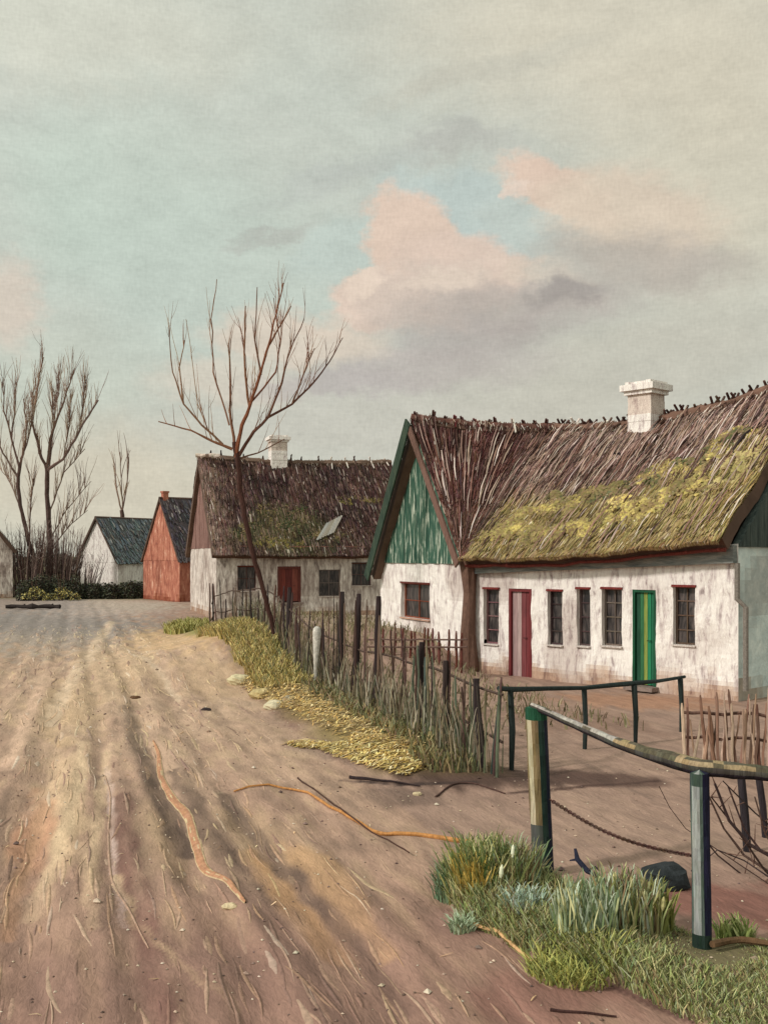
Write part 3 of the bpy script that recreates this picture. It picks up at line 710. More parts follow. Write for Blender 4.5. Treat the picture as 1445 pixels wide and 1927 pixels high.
# ================================================================== simpler gabled houses
def house(name, label, C, u, depth, length, ez, apex_z, wallm, gablem, parent_group, roof, zb=-.3, front=(), gableh=(), over=.3, gover=.12, vv=None, boards=12, thick=.22, strokes=2500, swid=.03, slen=.5, sag=.05, nu=40, nv=20, cat='cottage', roofmat=None, gable_mat_label=None):
    u = Vector((u[0], u[1], 0)).normalized(); v = Vector((-u.y, u.x, 0)) if vv is None else Vector((vv[0], vv[1], 0)).normalized()
    C = Vector((C[0], C[1], 0)); B = C + u * length; Fv = C + v * depth; Bv = B + v * depth; Z = Vector((0, 0, 1))
    t = thing(name, (C + Bv) / 2, label, cat, parent_group)
    fh = [opening(C, B, *r[:4]) for r in front]
    _, A1, d1, n1 = wall('wall', C, B, zb, ez, wallm, t, fh, -v, cell=.18)
    gh = [opening(C, Fv, *r[:4]) for r in gableh]
    _, A2, d2, n2 = wall('wall', C, Fv, zb, ez, wallm, t, gh, -u, cell=.18)
    wall('wall', B, Bv, zb, ez, wallm, t, (), u, cell=.6); wall('wall', Fv, Bv, zb, ez, wallm, t, (), v, cell=.6)
    for r, h in zip(front, fh):
        if r[4] == 'd': door(A1, d1, n1, h, t, r[5], r[6], back=.06)
        else: window(A1, d1, n1, h, t, r[5], lint=r[6], bars=(1, 1), back=.08)
    for r, h in zip(gableh, gh): window(A2, d2, n2, h, t, r[5], lint=r[6], bars=(1, 1), back=.08)
    mid = v * depth / 2; slp = (apex_z - ez) / (depth / 2)
    ap = C + mid + Z * (apex_z - .12); ap2 = B + mid + Z * (apex_z - .12)
    gable('gable', C, Fv, ez, ap, gablem, t, .01, -u, boards); gable('gable', B, Bv, ez, ap2, gablem, t, .01, u, boards)
    rz = Z * (apex_z + .06); dz = Z * (ez + .12 - slp * over)
    s1, pt, nr = slope('roof', C - u * gover - v * over + dz, B + u * gover - v * over + dz, B + u * gover + mid + rz, C - u * gover + mid + rz, t, roof, thick, sag, strokes, slen, swid, nu, nv, wob=.06 if thick > .15 else .01, seed=C.x, mat=roofmat)
    s2, pt2, nr2 = slope('roof', B + u * gover + v * (depth + over) + dz, C - u * gover + v * (depth + over) + dz, C - u * gover + mid + rz, B + u * gover + mid + rz, t, roof, thick, sag, strokes // 3, slen, swid, nu // 2, nv, wob=.06 if thick > .15 else .01, seed=C.x + 5, mat=roofmat)
    return t, pt, nr, (C, B, u, v, n1, A1, d1, mid)
def cf_mid(u, v):
    n = N(u * 8, v * 3, 12) * .5 + .5
    c = mixc((76, 54, 48), (54, 38, 35), sm(.3, .7, n)); c = mixc(c, (128, 104, 92), .75 * sm(.14, .02, u))
    g = sm(.62, .25, math.hypot((u - .36) / .9, (v - .28) / 1.0) * 1.6 + .3 * N(u * 9, v * 6, 3))
    return mixc(c, mixc((50, 54, 34), (92, 82, 52), N(u * 12, v * 9) * .5 + .5), .7 * g)
Cm = P(407, 1045, 43.5)
mid, pt_mid, n_mid, inf = house('thatched_cottage', 'middle cottage behind the picket fence, dark brown thatch with green moss and a red-brown door', (Cm.x, Cm.y), (.947, .32), 7.2, 8.6, 3.0, 6.95, M['lime_far'], M['pinkbrick'], 'thatched cottages', cf_mid,
    front=[(447, 482, 1066, 1112, 'w', (92, 60, 54), (96, 44, 36)), (522, 566, 1066, 1134, 'd', (96, 50, 44), [(112, 52, 44), (96, 44, 40), (122, 66, 56)]), (600, 640, 1072, 1122, 'w', (120, 104, 98), None), (662, 698, 1060, 1102, 'w', (96, 72, 70), (90, 60, 54))],
    over=.35, gover=.2, strokes=9000, swid=.024, slen=.75, sag=.15, thick=.3, nu=60, nv=28)
MG = [(74, 72, 48), (64, 66, 44), (92, 84, 54), (110, 98, 62)]
mosses(pt_mid, n_mid, [(.27, .30, .12, .24, MG, 1.4), (.42, .36, .13, .26, [(48, 58, 36), (58, 66, 40), (74, 76, 46)], 1.8), (.30, .10, .15, .09, [(124, 112, 60), (108, 98, 52)], 1.0), (.55, .18, .12, .12, MG, 1.0), (.75, .56, .18, .06, [(112, 100, 54), (96, 88, 50)], .9), (.15, .2, .06, .15, MG, .6)], mid, 1000, .05, .02)
rid = [pt_mid(i / 6, 1) for i in range(7)]; ridge_roll(rid, mid, .14, (104, 84, 72)); ridge_pegs(rid, 14, mid, 1.1, .1)
cc = pt_mid(.40, 1); uu, vv_ = inf[2], inf[3]
chimney(Vector((cc.x, cc.y, 0)), uu, vv_, cc.z - .5, P(525, 832, cc.y).z, mid, 1.0, hw=.36, hd=.32)
# grey boarded hatch lying on the thatch, pale gable end stones, brown cornice
m = MB(); 
for i in range(7):
    p0 = pt_mid(.50 + .014 * i, .13 + .012 * i) + n_mid * .1; p1 = pt_mid(.57 + .013 * i, .30 + .012 * i) + n_mid * .16
    w = (pt_mid(.52, .2) - pt_mid(.5, .2)).normalized(); m.box((p0 + p1) / 2, (p1 - p0) / 2, w * .05, n_mid * .02, jit((158, 150, 142), 16))
m.build('roof_hatch', M['wood'], mid)['label'] = 'tilted grey boarded hatch on the mossy thatch'
C0, B0, u0, v0, nn1, AA, dd1, mm = inf
m = MB(); m.box(AA + dd1 * 4.3 + nn1 * .06 + Vector((0, 0, 2.9)), dd1 * 4.3, nn1 * .07, Vector((0, 0, .13)), (138, 96, 84)); m.build('cornice', M['brick'], mid)
m = MB()
for (px, r_) in ((375, .16), (402, .2)):
    c = P(px, 857, 46.3 if px < 390 else 46.6)
    for k in range(3): m.tube([c + Vector((-r_ + .1 * k, 0, -.02 * k)), c + Vector((r_ * .4 + .1 * k, .02, .02))], [.09, .07], jit((206, 190, 176), 10), 8, .4)
m.build('ridge_stone', M['stone'], mid)

slate = vcmat('blue_slate', (1, 1, 1), 5, (.7, 1.3), bump=.5, rough=.6)
Cr = P(338, 1045, 60)
red, ptr, nr_, _i = house('brick_house', 'narrow red brick house with steep dark roof at the bend of the road', (Cr.x, Cr.y), (.8, .6), 4.9, 8, 2.4, 6.0, M['redbrick'], M['redbrick'], None, lambda u, v: mixc((62, 64, 74), (92, 80, 82), N(u * 9, v * 6) * .5 + .5), over=.15, gover=.12, strokes=900, swid=.06, slen=.5, thick=.12, sag=0, nu=24, nv=14, cat='house', roofmat=slate)
a = Vector((_i[0].x, _i[0].y, 0)) + _i[7] + _i[2] * .25
m = MB(); Z = Vector((0, 0, 1)); m.box(a + Z * 6.0, _i[2] * .16, _i[3] * .16, Z * .32, WH); m.box(a + Z * 6.34, _i[2] * .20, _i[3] * .20, Z * .05, WH); m.build('chimney', M['redbrick'], red)
Cw = P(222, 1045, 74)
whi, ptw, nw_, _w = house('plastered_house', 'small white gabled house with blue-grey roof beyond the red house', (Cw.x, Cw.y), (.5, .85), 4.0, 8.5, 2.2, 5.35, M['lime'], M['lime'], None, lambda u, v: mixc((96, 108, 116), (124, 130, 130), N(u * 8, v * 5, 5) * .5 + .5), over=.15, gover=.2, strokes=900, swid=.07, slen=.5, thick=.12, sag=0, nu=24, nv=14, cat='house', roofmat=slate)
m = MB(); q0 = Vector((_w[0].x, _w[0].y, 0)) + _w[3] * 4.05; u_, v_ = _w[2], _w[3]        # lean-to on the far side
m.add([q0 + Z * -.2, q0 + v_ * 1. + Z * -.2, q0 + v_ * 1. + Z * 1.2, q0 + Z * 2.2] + [x + u_ * 3 for x in (q0 + Z * -.2, q0 + v_ * 1. + Z * -.2, q0 + v_ * 1. + Z * 1.2, q0 + Z * 2.2)], [(0, 3, 2, 1), (4, 5, 6, 7), (3, 7, 6, 2), (1, 2, 6, 5), (0, 4, 7, 3), (0, 1, 5, 4)], WH)
m.build('lean_to', M['lime'], whi)
Cl = P(24, 1045, 66)
lef, ptl, nl_, _l = house('old_cottage', 'grey-white cottage with brown roof cut off by the left edge', (Cl.x, Cl.y), (-.40, 1), 5, 8, 3.1, 6.3, M['lime_far'], M['lime_far'], None, lambda u, v: mixc((104, 76, 68), (84, 62, 56), N(u * 9, v * 6) * .5 + .5), over=.25, gover=.25, strokes=900, swid=.06, slen=.6, thick=.22, sag=.05, nu=24, nv=14)

# ------------------------------------------------------------------ bare trees
def limb(mb, px, D, r0, r1, col, n=6, dj=0.0, dbase=0.0):
    pts = []; k = len(px); off = dbase; sl = U(-dj, dj)
    pts = [P(x, y, D + off + sl * i / max(1, k - 1)) for i, (x, y) in enumerate(px)]
    # finer, slightly wandering
    fine = []; rs = []
    for i in range(k - 1):
        for j in range(4):
            t = j / 4; p = pts[i].lerp(pts[i + 1], t); w = .0012 * D
            fine.append(p + Vector((N(p.z * 3, p.x * 3) * w, N(p.x * 2, p.z * 2, 4) * w, 0))); rs.append(r0 + (r1 - r0) * (i + t) / (k - 1))
    fine.append(pts[-1]); rs.append(r1)
    s = D / F; mb.tube(fine, [max(.5 * s, q * s) for q in rs], col, n, .25); return fine
def twigs(mb, fine, count, D, lmin, lmax, cols, spread=.45, r=1.0, up=1.0):
    s = D / F
    for k in range(count):
        i = int(U(.15, 1) * (len(fine) - 1)); p = Vector(fine[i]); d = (Vector(fine[min(i + 1, len(fine) - 1)]) - Vector(fine[max(0, i - 1)])).normalized()
        d = (d * .5 + Vector((U(-spread, spread), U(-spread, spread), up)) ).normalized(); l = U(lmin, lmax) * s; pts = [p]; c = jit(random.choice(cols), 12)
        b = Vector((U(-.12, .12), U(-.12, .12), .12))
        for j in range(4): pts.append(pts[-1] + d * l / 4); d = (d + b + Vector((U(-.1, .1), U(-.1, .1), 0))).normalized()
        mb.tube(pts, [r * s * (1 - j * .2) + .1 * s for j in range(5)], c, 4)
        if R() < .5:
            q = pts[2]; d2 = (d + Vector((U(-.6, .6), U(-.6, .6), 0))).normalized(); mb.tube([q, q + d2 * l * .25, q + (d2 + Vector((0, 0, .3))) * l * .45], [r * s * .6, r * s * .45, r * s * .2], c, 4)
TB = [(134, 92, 72), (158, 116, 90), (112, 80, 68), (168, 138, 112), (138, 106, 88)]
g0 = G(524, 1262); D1 = g0.y
t1 = thing('bare_tree', (g0.x, g0.y, height(g0.x, g0.y)), 'slender leaning bare tree rising from the picket fence before the middle cottage', 'tree', 'bare trees')
m = MB(); tr = limb(m, [(524, 1272), (517, 1195), (500, 1130), (480, 1060), (462, 985), (452, 920), (448, 870), (442, 832)], D1, 4.2, 5.6, (66, 42, 36), 8); m.build('trunk', M['bark'], t1)
m = MB()
for (pl, r0, r1, cnt, col) in [
    ([(444, 860), (455, 800), (472, 760), (490, 700), (505, 650), (520, 590), (533, 532)], 4.2, .9, 10, (124, 76, 54)),
    ([(449, 858), (478, 812), (505, 785), (550, 760), (590, 720), (620, 680), (645, 635)], 3.4, .8, 10, (96, 64, 52)),
    ([(442, 840), (432, 770), (434, 700), (430, 645)], 3.0, 1.2, 4, (122, 84, 64)), ([(438, 845), (400, 830), (360, 810), (298, 793)], 3.0, .9, 3, (128, 88, 66)),
    ([(420, 836), (380, 800), (345, 760), (325, 700), (318, 612)], 2.2, .8, 6, (128, 96, 74)), ([(470, 765), (460, 690), (462, 575)], 2.6, 1.1, 4, (136, 96, 72)),
    ([(490, 705), (480, 640), (484, 540)], 2.0, .8, 3, (112, 78, 62)), ([(432, 800), (402, 700), (398, 600), (408, 525)], 1.8, .7, 3, (128, 92, 72)),
    ([(505, 785), (530, 720), (545, 660), (572, 600)], 2.4, .8, 6, (108, 72, 56)), ([(345, 760), (338, 690), (347, 640)], 1.6, .8, 3, (140, 108, 84)),
    ([(550, 760), (570, 705), (592, 655)], 1.8, .8, 5, (112, 80, 64)), ([(452, 862), (485, 852), (535, 826)], 1.8, .8, 2, (112, 80, 64)), ([(505, 650), (530, 610), (548, 575)], 2.0, .8, 3, (120, 82, 62)),
    ([(400, 830), (372, 760), (350, 600)], 1.2, .5, 3, (148, 120, 96)), ([(475, 755), (520, 700), (527, 640), (515, 560)], 2.0, .7, 5, (116, 72, 54))]:
    fl = limb(m, pl, D1, r0, r1, col, 6, .9); twigs(m, fl, int(cnt * 1.9), D1, 30, 95, TB, .36, .6)
m.build('crown', M['bark'], t1)
def far_tree(D, base, label, trunk, limbs, tw, lm, cols=TB, r=1.0, group='bare trees'):
    limbs = [([(x, 885 + (y - 885) * .90 if y < 885 and D < 80 else y) for (x, y) in pl], a_, b_) for (pl, a_, b_) in limbs]
    g = P(base[0], HY, D); t = thing('bare_tree', (g.x, g.y, 0), label, 'tree', group)
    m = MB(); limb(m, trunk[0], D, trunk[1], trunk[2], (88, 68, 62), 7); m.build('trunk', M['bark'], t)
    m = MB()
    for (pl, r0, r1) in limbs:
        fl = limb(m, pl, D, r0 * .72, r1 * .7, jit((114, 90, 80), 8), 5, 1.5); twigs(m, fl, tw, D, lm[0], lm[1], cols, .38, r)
    m.build('crown', M['bark'], t); return t
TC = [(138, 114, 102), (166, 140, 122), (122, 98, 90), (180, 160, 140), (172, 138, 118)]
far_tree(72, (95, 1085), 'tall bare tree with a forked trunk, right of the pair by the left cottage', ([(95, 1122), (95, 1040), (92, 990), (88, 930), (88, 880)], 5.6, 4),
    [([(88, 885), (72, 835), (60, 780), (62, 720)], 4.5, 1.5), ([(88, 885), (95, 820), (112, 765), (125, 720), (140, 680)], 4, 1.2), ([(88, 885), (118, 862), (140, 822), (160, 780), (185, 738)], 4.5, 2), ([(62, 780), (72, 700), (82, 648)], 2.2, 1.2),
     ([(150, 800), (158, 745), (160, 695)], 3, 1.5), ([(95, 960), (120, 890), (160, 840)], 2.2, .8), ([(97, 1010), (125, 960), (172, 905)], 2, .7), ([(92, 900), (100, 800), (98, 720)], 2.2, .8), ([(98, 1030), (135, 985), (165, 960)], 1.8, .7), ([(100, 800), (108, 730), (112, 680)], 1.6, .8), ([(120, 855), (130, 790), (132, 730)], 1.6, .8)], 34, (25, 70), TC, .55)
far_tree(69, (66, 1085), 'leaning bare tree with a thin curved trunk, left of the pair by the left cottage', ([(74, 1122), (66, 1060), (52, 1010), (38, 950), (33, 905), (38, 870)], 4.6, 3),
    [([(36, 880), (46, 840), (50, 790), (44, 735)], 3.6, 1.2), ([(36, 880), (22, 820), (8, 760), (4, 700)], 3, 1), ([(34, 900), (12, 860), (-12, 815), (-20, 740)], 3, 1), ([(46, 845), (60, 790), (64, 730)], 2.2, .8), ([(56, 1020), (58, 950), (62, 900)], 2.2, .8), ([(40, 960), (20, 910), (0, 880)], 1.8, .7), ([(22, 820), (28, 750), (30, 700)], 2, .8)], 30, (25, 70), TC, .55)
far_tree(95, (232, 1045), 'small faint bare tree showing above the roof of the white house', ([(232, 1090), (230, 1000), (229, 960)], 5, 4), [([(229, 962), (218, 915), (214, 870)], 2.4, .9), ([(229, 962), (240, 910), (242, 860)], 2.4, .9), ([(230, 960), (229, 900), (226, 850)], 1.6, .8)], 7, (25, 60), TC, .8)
# low leafless scrub below the two tall trees
for i, (px, lab, hgt, cnt) in enumerate([(50, 'tangled leafless bush at the foot of the leaning tree', 85, 150), (112, 'dense purplish leafless bush right of the two tall tree trunks', 75, 190), (150, 'low thin leafless bush just left of the white house', 20, 50)]):
    D = 67 + i * .9; b = P(px, HY, D); t = thing('bare_bush', (b.x, b.y, 0), lab, 'bush', 'leafless bushes'); m = MB(); s = D / F
    for k in range(cnt):
        p = Vector((b.x + U(-1, 1) * 26 * s, b.y + U(-.8, .8), 0)); tip = Vector((b.x + (p.x - b.x) * 1.7 + U(-.4, .4), p.y + U(-.5, .5), U(.5, 1) * (hgt + 70) * s * .95)); md = (p + tip) / 2 + Vector((U(-.15, .15), 0, U(0, .3)))
        m.tube([p, md, tip], [.03, .02, .008], jit(random.choice([(118, 98, 92), (98, 78, 74), (140, 118, 108), (88, 66, 62)]), 10), 4)
        for q in range(2):
            a = md.lerp(tip, R()); m.tube([a, a + Vector((U(-.4, .4), U(-.2, .2), U(.15, .5)))], [.012, .005], jit((132, 112, 104), 12), 3)
    m.build('stem', M['bark'], t)

# ------------------------------------------------------------------ hedge, far wood
def leafmass(lumps, n, cols, size):
    m = MB()
    for k in range(n):
        c, rx, ry, rz = random.choice(lumps); a = U(0, 6.28); b = math.acos(U(-.2, 1)); r = U(.7, 1.05)
        p = Vector((c.x + rx * r * math.sin(b) * math.cos(a), c.y + ry * r * math.sin(b) * math.sin(a), c.z + rz * r * math.cos(b)))
        t1 = Vector((U(-1, 1), U(-1, 1), U(-1, 1))).normalized(); t2 = t1.orthogonal().normalized(); s = size * U(.5, 1.3)
        m.add([p - t1 * s, p + t2 * s * .5, p + t1 * s, p - t2 * s * .5], [(0, 1, 2, 3)], lin(jit(random.choice(cols), 12)))
    return m
lumps = []
for k in range(26):
    px = 48 + k * 8.6; D = 62.5 + k * .10; g = P(px, HY, D); hz = (1.15 if px < 150 else .8) * U(.8, 1.2); lumps.append((Vector((g.x, g.y + U(-.3, .3), .15)), .42, .7, hz))
m = leafmass(lumps, 15000, [(58, 62, 48), (46, 50, 42), (74, 70, 54), (84, 88, 66), (60, 52, 46)], .07)
hd = thing('hedge', (lumps[13][0].x, 63, 0), 'low dark green hedge along the far bend of the road', 'hedge'); m.build('foliage', M['grass'], hd)
m = MB()
for (c, rx, ry, rz) in lumps:
    for k in range(6): m.tube([c + Vector((U(-.3, .3), U(-.3, .3), -.25)), c + Vector((U(-.3, .3), U(-.3, .3), rz * .9))], [.03, .01], (70, 54, 46), 4)
m.build('stem', M['bark'], hd)
for (px, py, lab) in [(115, 1077, 'yellow flowering bush on the hedge, nearest the bare trees'), (65, 1090, 'smaller pale yellow flowering bush at the left end of the hedge')]:
    g = P(px, py, 61.5); t = thing('flowering_bush', (g.x, g.y, 0), lab, 'bush', 'yellow flowering bushes')
    leafmass([(Vector((g.x + dx, g.y, dz)), .34, .3, .34) for dx, dz in ((-.5, .15), (0, .5), (.35, .3), (.8, .1), (-.1, .15))], 700, [(196, 180, 104), (206, 190, 120), (110, 108, 74), (96, 94, 66), (78, 78, 58), (70, 66, 54)], .06).build('blossom', M['grass'], t)
    m = MB()
    for k in range(6): m.tube([Vector((g.x + U(-.1, .1), g.y + U(-.1, .1), -.05)), Vector((g.x + U(-.25, .25), g.y + U(-.2, .2), g.z - .1))], [.02, .01], (80, 62, 50), 4)
    m.build('stem', M['bark'], t)
lumps = []
for k in range(70):
    x = -75 + k * 2.2; lumps.append((Vector((x, 150 + U(-4, 4), 0)), 2.2, 2, U(1.6, 4.2)))
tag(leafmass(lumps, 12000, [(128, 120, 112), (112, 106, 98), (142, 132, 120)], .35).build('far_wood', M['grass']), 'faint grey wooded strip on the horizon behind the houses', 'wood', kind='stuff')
# log at the far left roadside
g = G(62, 1146); m = MB(); q = [Vector((g.x + (i - 5) * .27, g.y + .1 * math.sin(i), .12 + .03 * N(i * .9, 2))) for i in range(11)]; m.tube(q, [.10 + .05 * N(i * 1.9, 5) for i in range(11)], (52, 44, 42), 8, .5)
for k in (3, 8): m.tube([q[k], q[k] + Vector((.18, -.1, .12))], [.06, .03], (52, 44, 42), 5)
tag(m.build('log', M['bark']), 'dark knotty log lying on the grey left verge of the road', 'log')

# ------------------------------------------------------------------ fences
Z = Vector((0, 0, 1))
def picket(parent, x, y, h, w, lean, col, name='picket', mat='wood', z0=None, point=.5):
    zb = (height(x, y) if z0 is None else z0) - .12; m = MB(); n = 4
    d = Vector((RA, -1, 0)).normalized(); pts = []; a = Vector((x, y, zb)); b = a + Z * (h + .12) + lean
    bend = Vector((U(-.02, .02), U(-.02, .02), 0))
    pts = [a, a.lerp(b, .35) + bend, a.lerp(b, .7) - bend * .5, a.lerp(b, .93), b]
    m.tube(pts, [w, w * 1.05, w * .95, w * .85, w * point], col, 6, .4); return m.build(name, M[mat], parent)
fa = G(395, 1200); fb = G(938, 1472)
pf = thing('picket_fence', ((fa.x + fb.x) / 2, (fa.y + fb.y) / 2, 0), 'long crooked fence of dark uneven sticks between the road and the gardens', 'fence')
dark_c = [(76, 58, 52), (92, 70, 62), (66, 54, 52), (108, 88, 76), (58, 48, 46)]; green_c = [(84, 90, 74), (100, 102, 80), (72, 84, 76), (116, 108, 86)]
tops = [(395, 1122), (440, 1150), (520, 1160), (575, 1175), (610, 1165), (640, 1132), (690, 1135), (720, 1175), (760, 1205), (800, 1235), (850, 1265), (890, 1285), (938, 1290)]
def topy(px):
    for (a, b), (c, d) in zip(tops, tops[1:]):
        if a <= px <= c: return b + (d - b) * (px - a) / (c - a)
    return tops[-1][1]
px = 396.0; k = 0
while px < 938:
    yb = 1200 + (px - 395) * (272 / 543.0); g = G(px, yb); ty = topy(px) + U(-14, 22)
    h = (yb - ty) / F * g.y * U(.9, 1.05); col = jit(random.choice(dark_c if px < 770 or R() < .4 else green_c), 8)
    picket(pf, g.x, g.y, h, U(.014, .028) * (1.0 if px < 600 else .75), Vector((U(-.12, .12), U(-.1, .1), 0)), col)
    k += 1; px += U(5.0, 11.5) if px < 600 else U(5.5, 11)
for (pxx, w, tt) in [(640, .06, 1125), (668, .05, 1130), (705, .05, 1135), (540, .05, 1150), (790, .05, 1225), (842, .05, 1262), (905, .05, 1288)]:
    yb = 1200 + (pxx - 395) * (272 / 543.0); g = G(pxx, yb); picket(pf, g.x, g.y + .05, (yb - tt) / F * g.y, w, Vector((U(-.08, .08), 0, 0)), jit((50, 40, 40), 6), 'fence_post', point=.8)
for hh, lab in ((.42, 0), (.95, 1)):
    m = MB(); q = [fa.lerp(fb, i / 40) + Vector((.05, .03, height(*(fa.lerp(fb, i / 40))[:2]) + hh + .05 * N(i * .4, hh * 9))) for i in range(41)]
    m.tube(q, [.018] * 41, (78, 62, 54), 5, .4); m.build('rail', M['wood'], pf)
# white rounded post standing in the fence
g = G(603, 1303); m = MB(); wz = height(g.x, g.y)
m.tube([Vector((g.x - .06, g.y - .12, wz - .1)), Vector((g.x - .07, g.y - .12, wz + .7)), Vector((g.x - .06, g.y - .12, wz + 1.0)), Vector((g.x - .06, g.y - .12, wz + 1.1)), Vector((g.x - .06, g.y - .12, wz + 1.14))], [.055, .06, .085, .075, .03], (196, 190, 180), 10, .3)
tag(m.build('white_post', M['stone'], None, True), 'stubby white round-topped post against the picket fence', 'post')
# inner garden fence before the gable
ga_ = P(722, 1255, 23.6); gb_ = P(868, 1262, 22.6)
gf = thing('garden_fence', ((ga_.x + gb_.x) / 2, 23.2, .2), 'short reddish fence with a thin rail below the green gable', 'fence')
for i in range(13):
    p = ga_.lerp(gb_, (i + U(-.25, .25)) / 12); z = height(p.x, p.y); topz = H - (U(1180, 1192) - HY) / F * p.y
    picket(gf, p.x, p.y, topz - z, .028, Vector((U(-.04, .04), 0, 0)), jit((104, 62, 54), 12))
for dzz in (0, -.16):
    m = MB(); q = [ga_.lerp(gb_, i / 10) + Vector((-.05, -.05, 0)) for i in range(-2, 12)]; q = [Vector((p.x, p.y, H - (1204 + 2 * N(i * .8, 3) - HY) / F * p.y + dzz)) for i, p in enumerate(q)]
    m.tube(q, [.02] * len(q), (98, 76, 68), 5, .3); m.build('rail', M['wood'], gf)
# right-hand fence of pale sticks by the house
rf = thing('stick_fence', (5, 13.6, 0), 'pale orange-brown stick fence at the right edge in front of the teal wall', 'fence')
for i in range(46):
    pxx = 1292 + i * 5.6 + U(-2, 2); yb = 1440 + (pxx - 1292) * .06; g = G(pxx, yb); tt = U(1290, 1345) if pxx > 1330 else U(1310, 1370)
    picket(rf, g.x, g.y, (yb - tt) / F * g.y, U(.010, .024), Vector((U(-.12, .12), U(-.05, .05), 0)), jit(random.choice([(136, 102, 86), (156, 126, 106), (106, 78, 66), (184, 158, 138), (98, 74, 64)]), 10))
for hh in (.35, .66):
    m = MB(); q = [G(1285 + i * 20, 1440 + i * 1.2) + Vector((0, .05, hh + .04 * N(i, hh))) for i in range(15)]; m.tube(q, [.02] * 15, (98, 72, 62), 5, .3); m.build('rail', M['wood'], rf)
# hitching rail in the yard
yr = thing('rail_fence', (3, 14.5, 0), 'low dark green rail on four thin posts in the yard before the green door', 'fence', 'post and rail fences')
rp = [(962, 1452, 1299, 13.0), (1100, 1412, 1298, 14.4), (1195, 1400, 1290, 14.9), (1281, 1378, 1278, 15.9)]
for (pxx, yb, yt, D) in rp:
    g = G(pxx, yb); m = MB(); tz = H - (yt - HY) / F * g.y
    m.tube([Vector((g.x, g.y, -.1)), Vector((g.x + .01, g.y, tz * .5)), Vector((g.x - .01, g.y, tz))], [.026, .034, .038], (40, 48, 46), 8, .35); m.build('fence_post', M['wood'], yr)
q = [P(x, y, d) for (x, y, d) in [(938, 1296, 12.8), (965, 1298, 13), (1030, 1296, 13.7), (1100, 1295, 14.4), (1150, 1290, 14.7), (1195, 1286, 14.9), (1240, 1282, 15.4), (1288, 1274, 16)]]
m = MB(); m.tube(q, [.03, .036, .03, .028, .034, .034, .028, .024], (42, 52, 50), 8, .3); m.build('rail', M['wood'], yr)
# foreground rail: two stout posts, pole, sagging rusty chain
fr = thing('rail_fence', (1.9, 7.9, 0), 'weathered pole rail on stout green posts with painted light edges at the near right', 'fence', 'post and rail fences')
def post(base, top, w, cols, name='fence_post', cut=None, lab=None):
    zb = height(base.x, base.y); m = MB(); n = 20; k = 16; o = []
    a = Vector((base.x, base.y, zb - .15)); b = top
    rng = [a.lerp(b, i / k) for i in range(k + 1)]
    for i in range(k):
        p, q2 = rng[i], rng[i + 1]
        for s in range(n):
            t0 = 2 * math.pi * s / n; t1 = 2 * math.pi * (s + 1) / n
            def rr(pp, t): return w * (1 + .10 * N(pp.z * 3, math.cos(t) * 2, math.sin(t) * 2 + base.x)) * (1 + .0 * t)
            vs = [Vector((math.cos(t) * rr(pp, t), math.sin(t) * rr(pp, t), 0)) + pp for pp, t in ((p, t0), (p, t1), (q2, t1), (q2, t0))]
            tm = (t0 + t1) / 2; col = cols(tm, (i + .5) / k); m.quad(*vs, lin(jit(col, 7)))
    cap = [rng[-1] + Vector((math.cos(2 * math.pi * s / n) * w * .95, math.sin(2 * math.pi * s / n) * w * .95, 0)) for s in range(n)]
    tip = rng[-1] + Z * w * .35
    for s in range(n): m.add([cap[s], cap[(s + 1) % n], tip], [(0, 1, 2)], cols(2 * math.pi * s / n, 1))
    o = m.build(name, M['wood'], fr, True)
    if lab: o['label'] = lab
def colA(t, h):            # lit ochre road side and shaded dark green far side, painted by angle
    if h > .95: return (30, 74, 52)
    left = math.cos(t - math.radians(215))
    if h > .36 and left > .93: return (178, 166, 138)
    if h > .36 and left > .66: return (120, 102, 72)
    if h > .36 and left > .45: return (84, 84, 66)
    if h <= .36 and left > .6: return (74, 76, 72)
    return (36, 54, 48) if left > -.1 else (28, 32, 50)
def colB(t, h):  # pale strip is the lit side, dark blue the shaded side, painted in
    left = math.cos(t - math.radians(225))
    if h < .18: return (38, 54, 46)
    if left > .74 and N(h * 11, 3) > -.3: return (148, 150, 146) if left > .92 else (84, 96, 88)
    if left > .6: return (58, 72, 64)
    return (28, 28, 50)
gA = G(1024, 1645); gB = G(1322, 1795)
tA = P(1008, 1332, gA.y); post(gA, tA, .088, colA, lab='post with the lit ochre of its road side painted in'); tB = P(1316, 1455, gB.y); post(gB, tB, .062, colB, lab='post with its lit side painted as a white strip')
gD = G(1650, 1800); tD = P(1640, 1462, gD.y); post(gD, tD, .06, colB)
q = [P(x, y, d) for (x, y, d) in [(1000, 1328, gA.y - .02), (1050, 1350, 8.6), (1100, 1372, 8.3), (1160, 1398, 8.0), (1220, 1418, 7.6), (1270, 1432, 7.35), (1320, 1445, 7.1), (1400, 1452, 7.05), (1480, 1460, 7.0), (1650, 1462, 7.0)]]
m = MB(); fine = []; rs = []
R0 = [.026, .030, .036, .042, .050, .056, .058, .054, .05, .046]
for i in range(len(q) - 1):
    for j in range(4): fine.append(q[i].lerp(q[i + 1], j / 4)); rs.append(R0[i] + (R0[i + 1] - R0[i]) * j / 4)
fine.append(q[-1]); rs.append(R0[-1])
o = len(m.v); n = 10
m.tube(fine, rs, (128, 114, 88), n, .25)
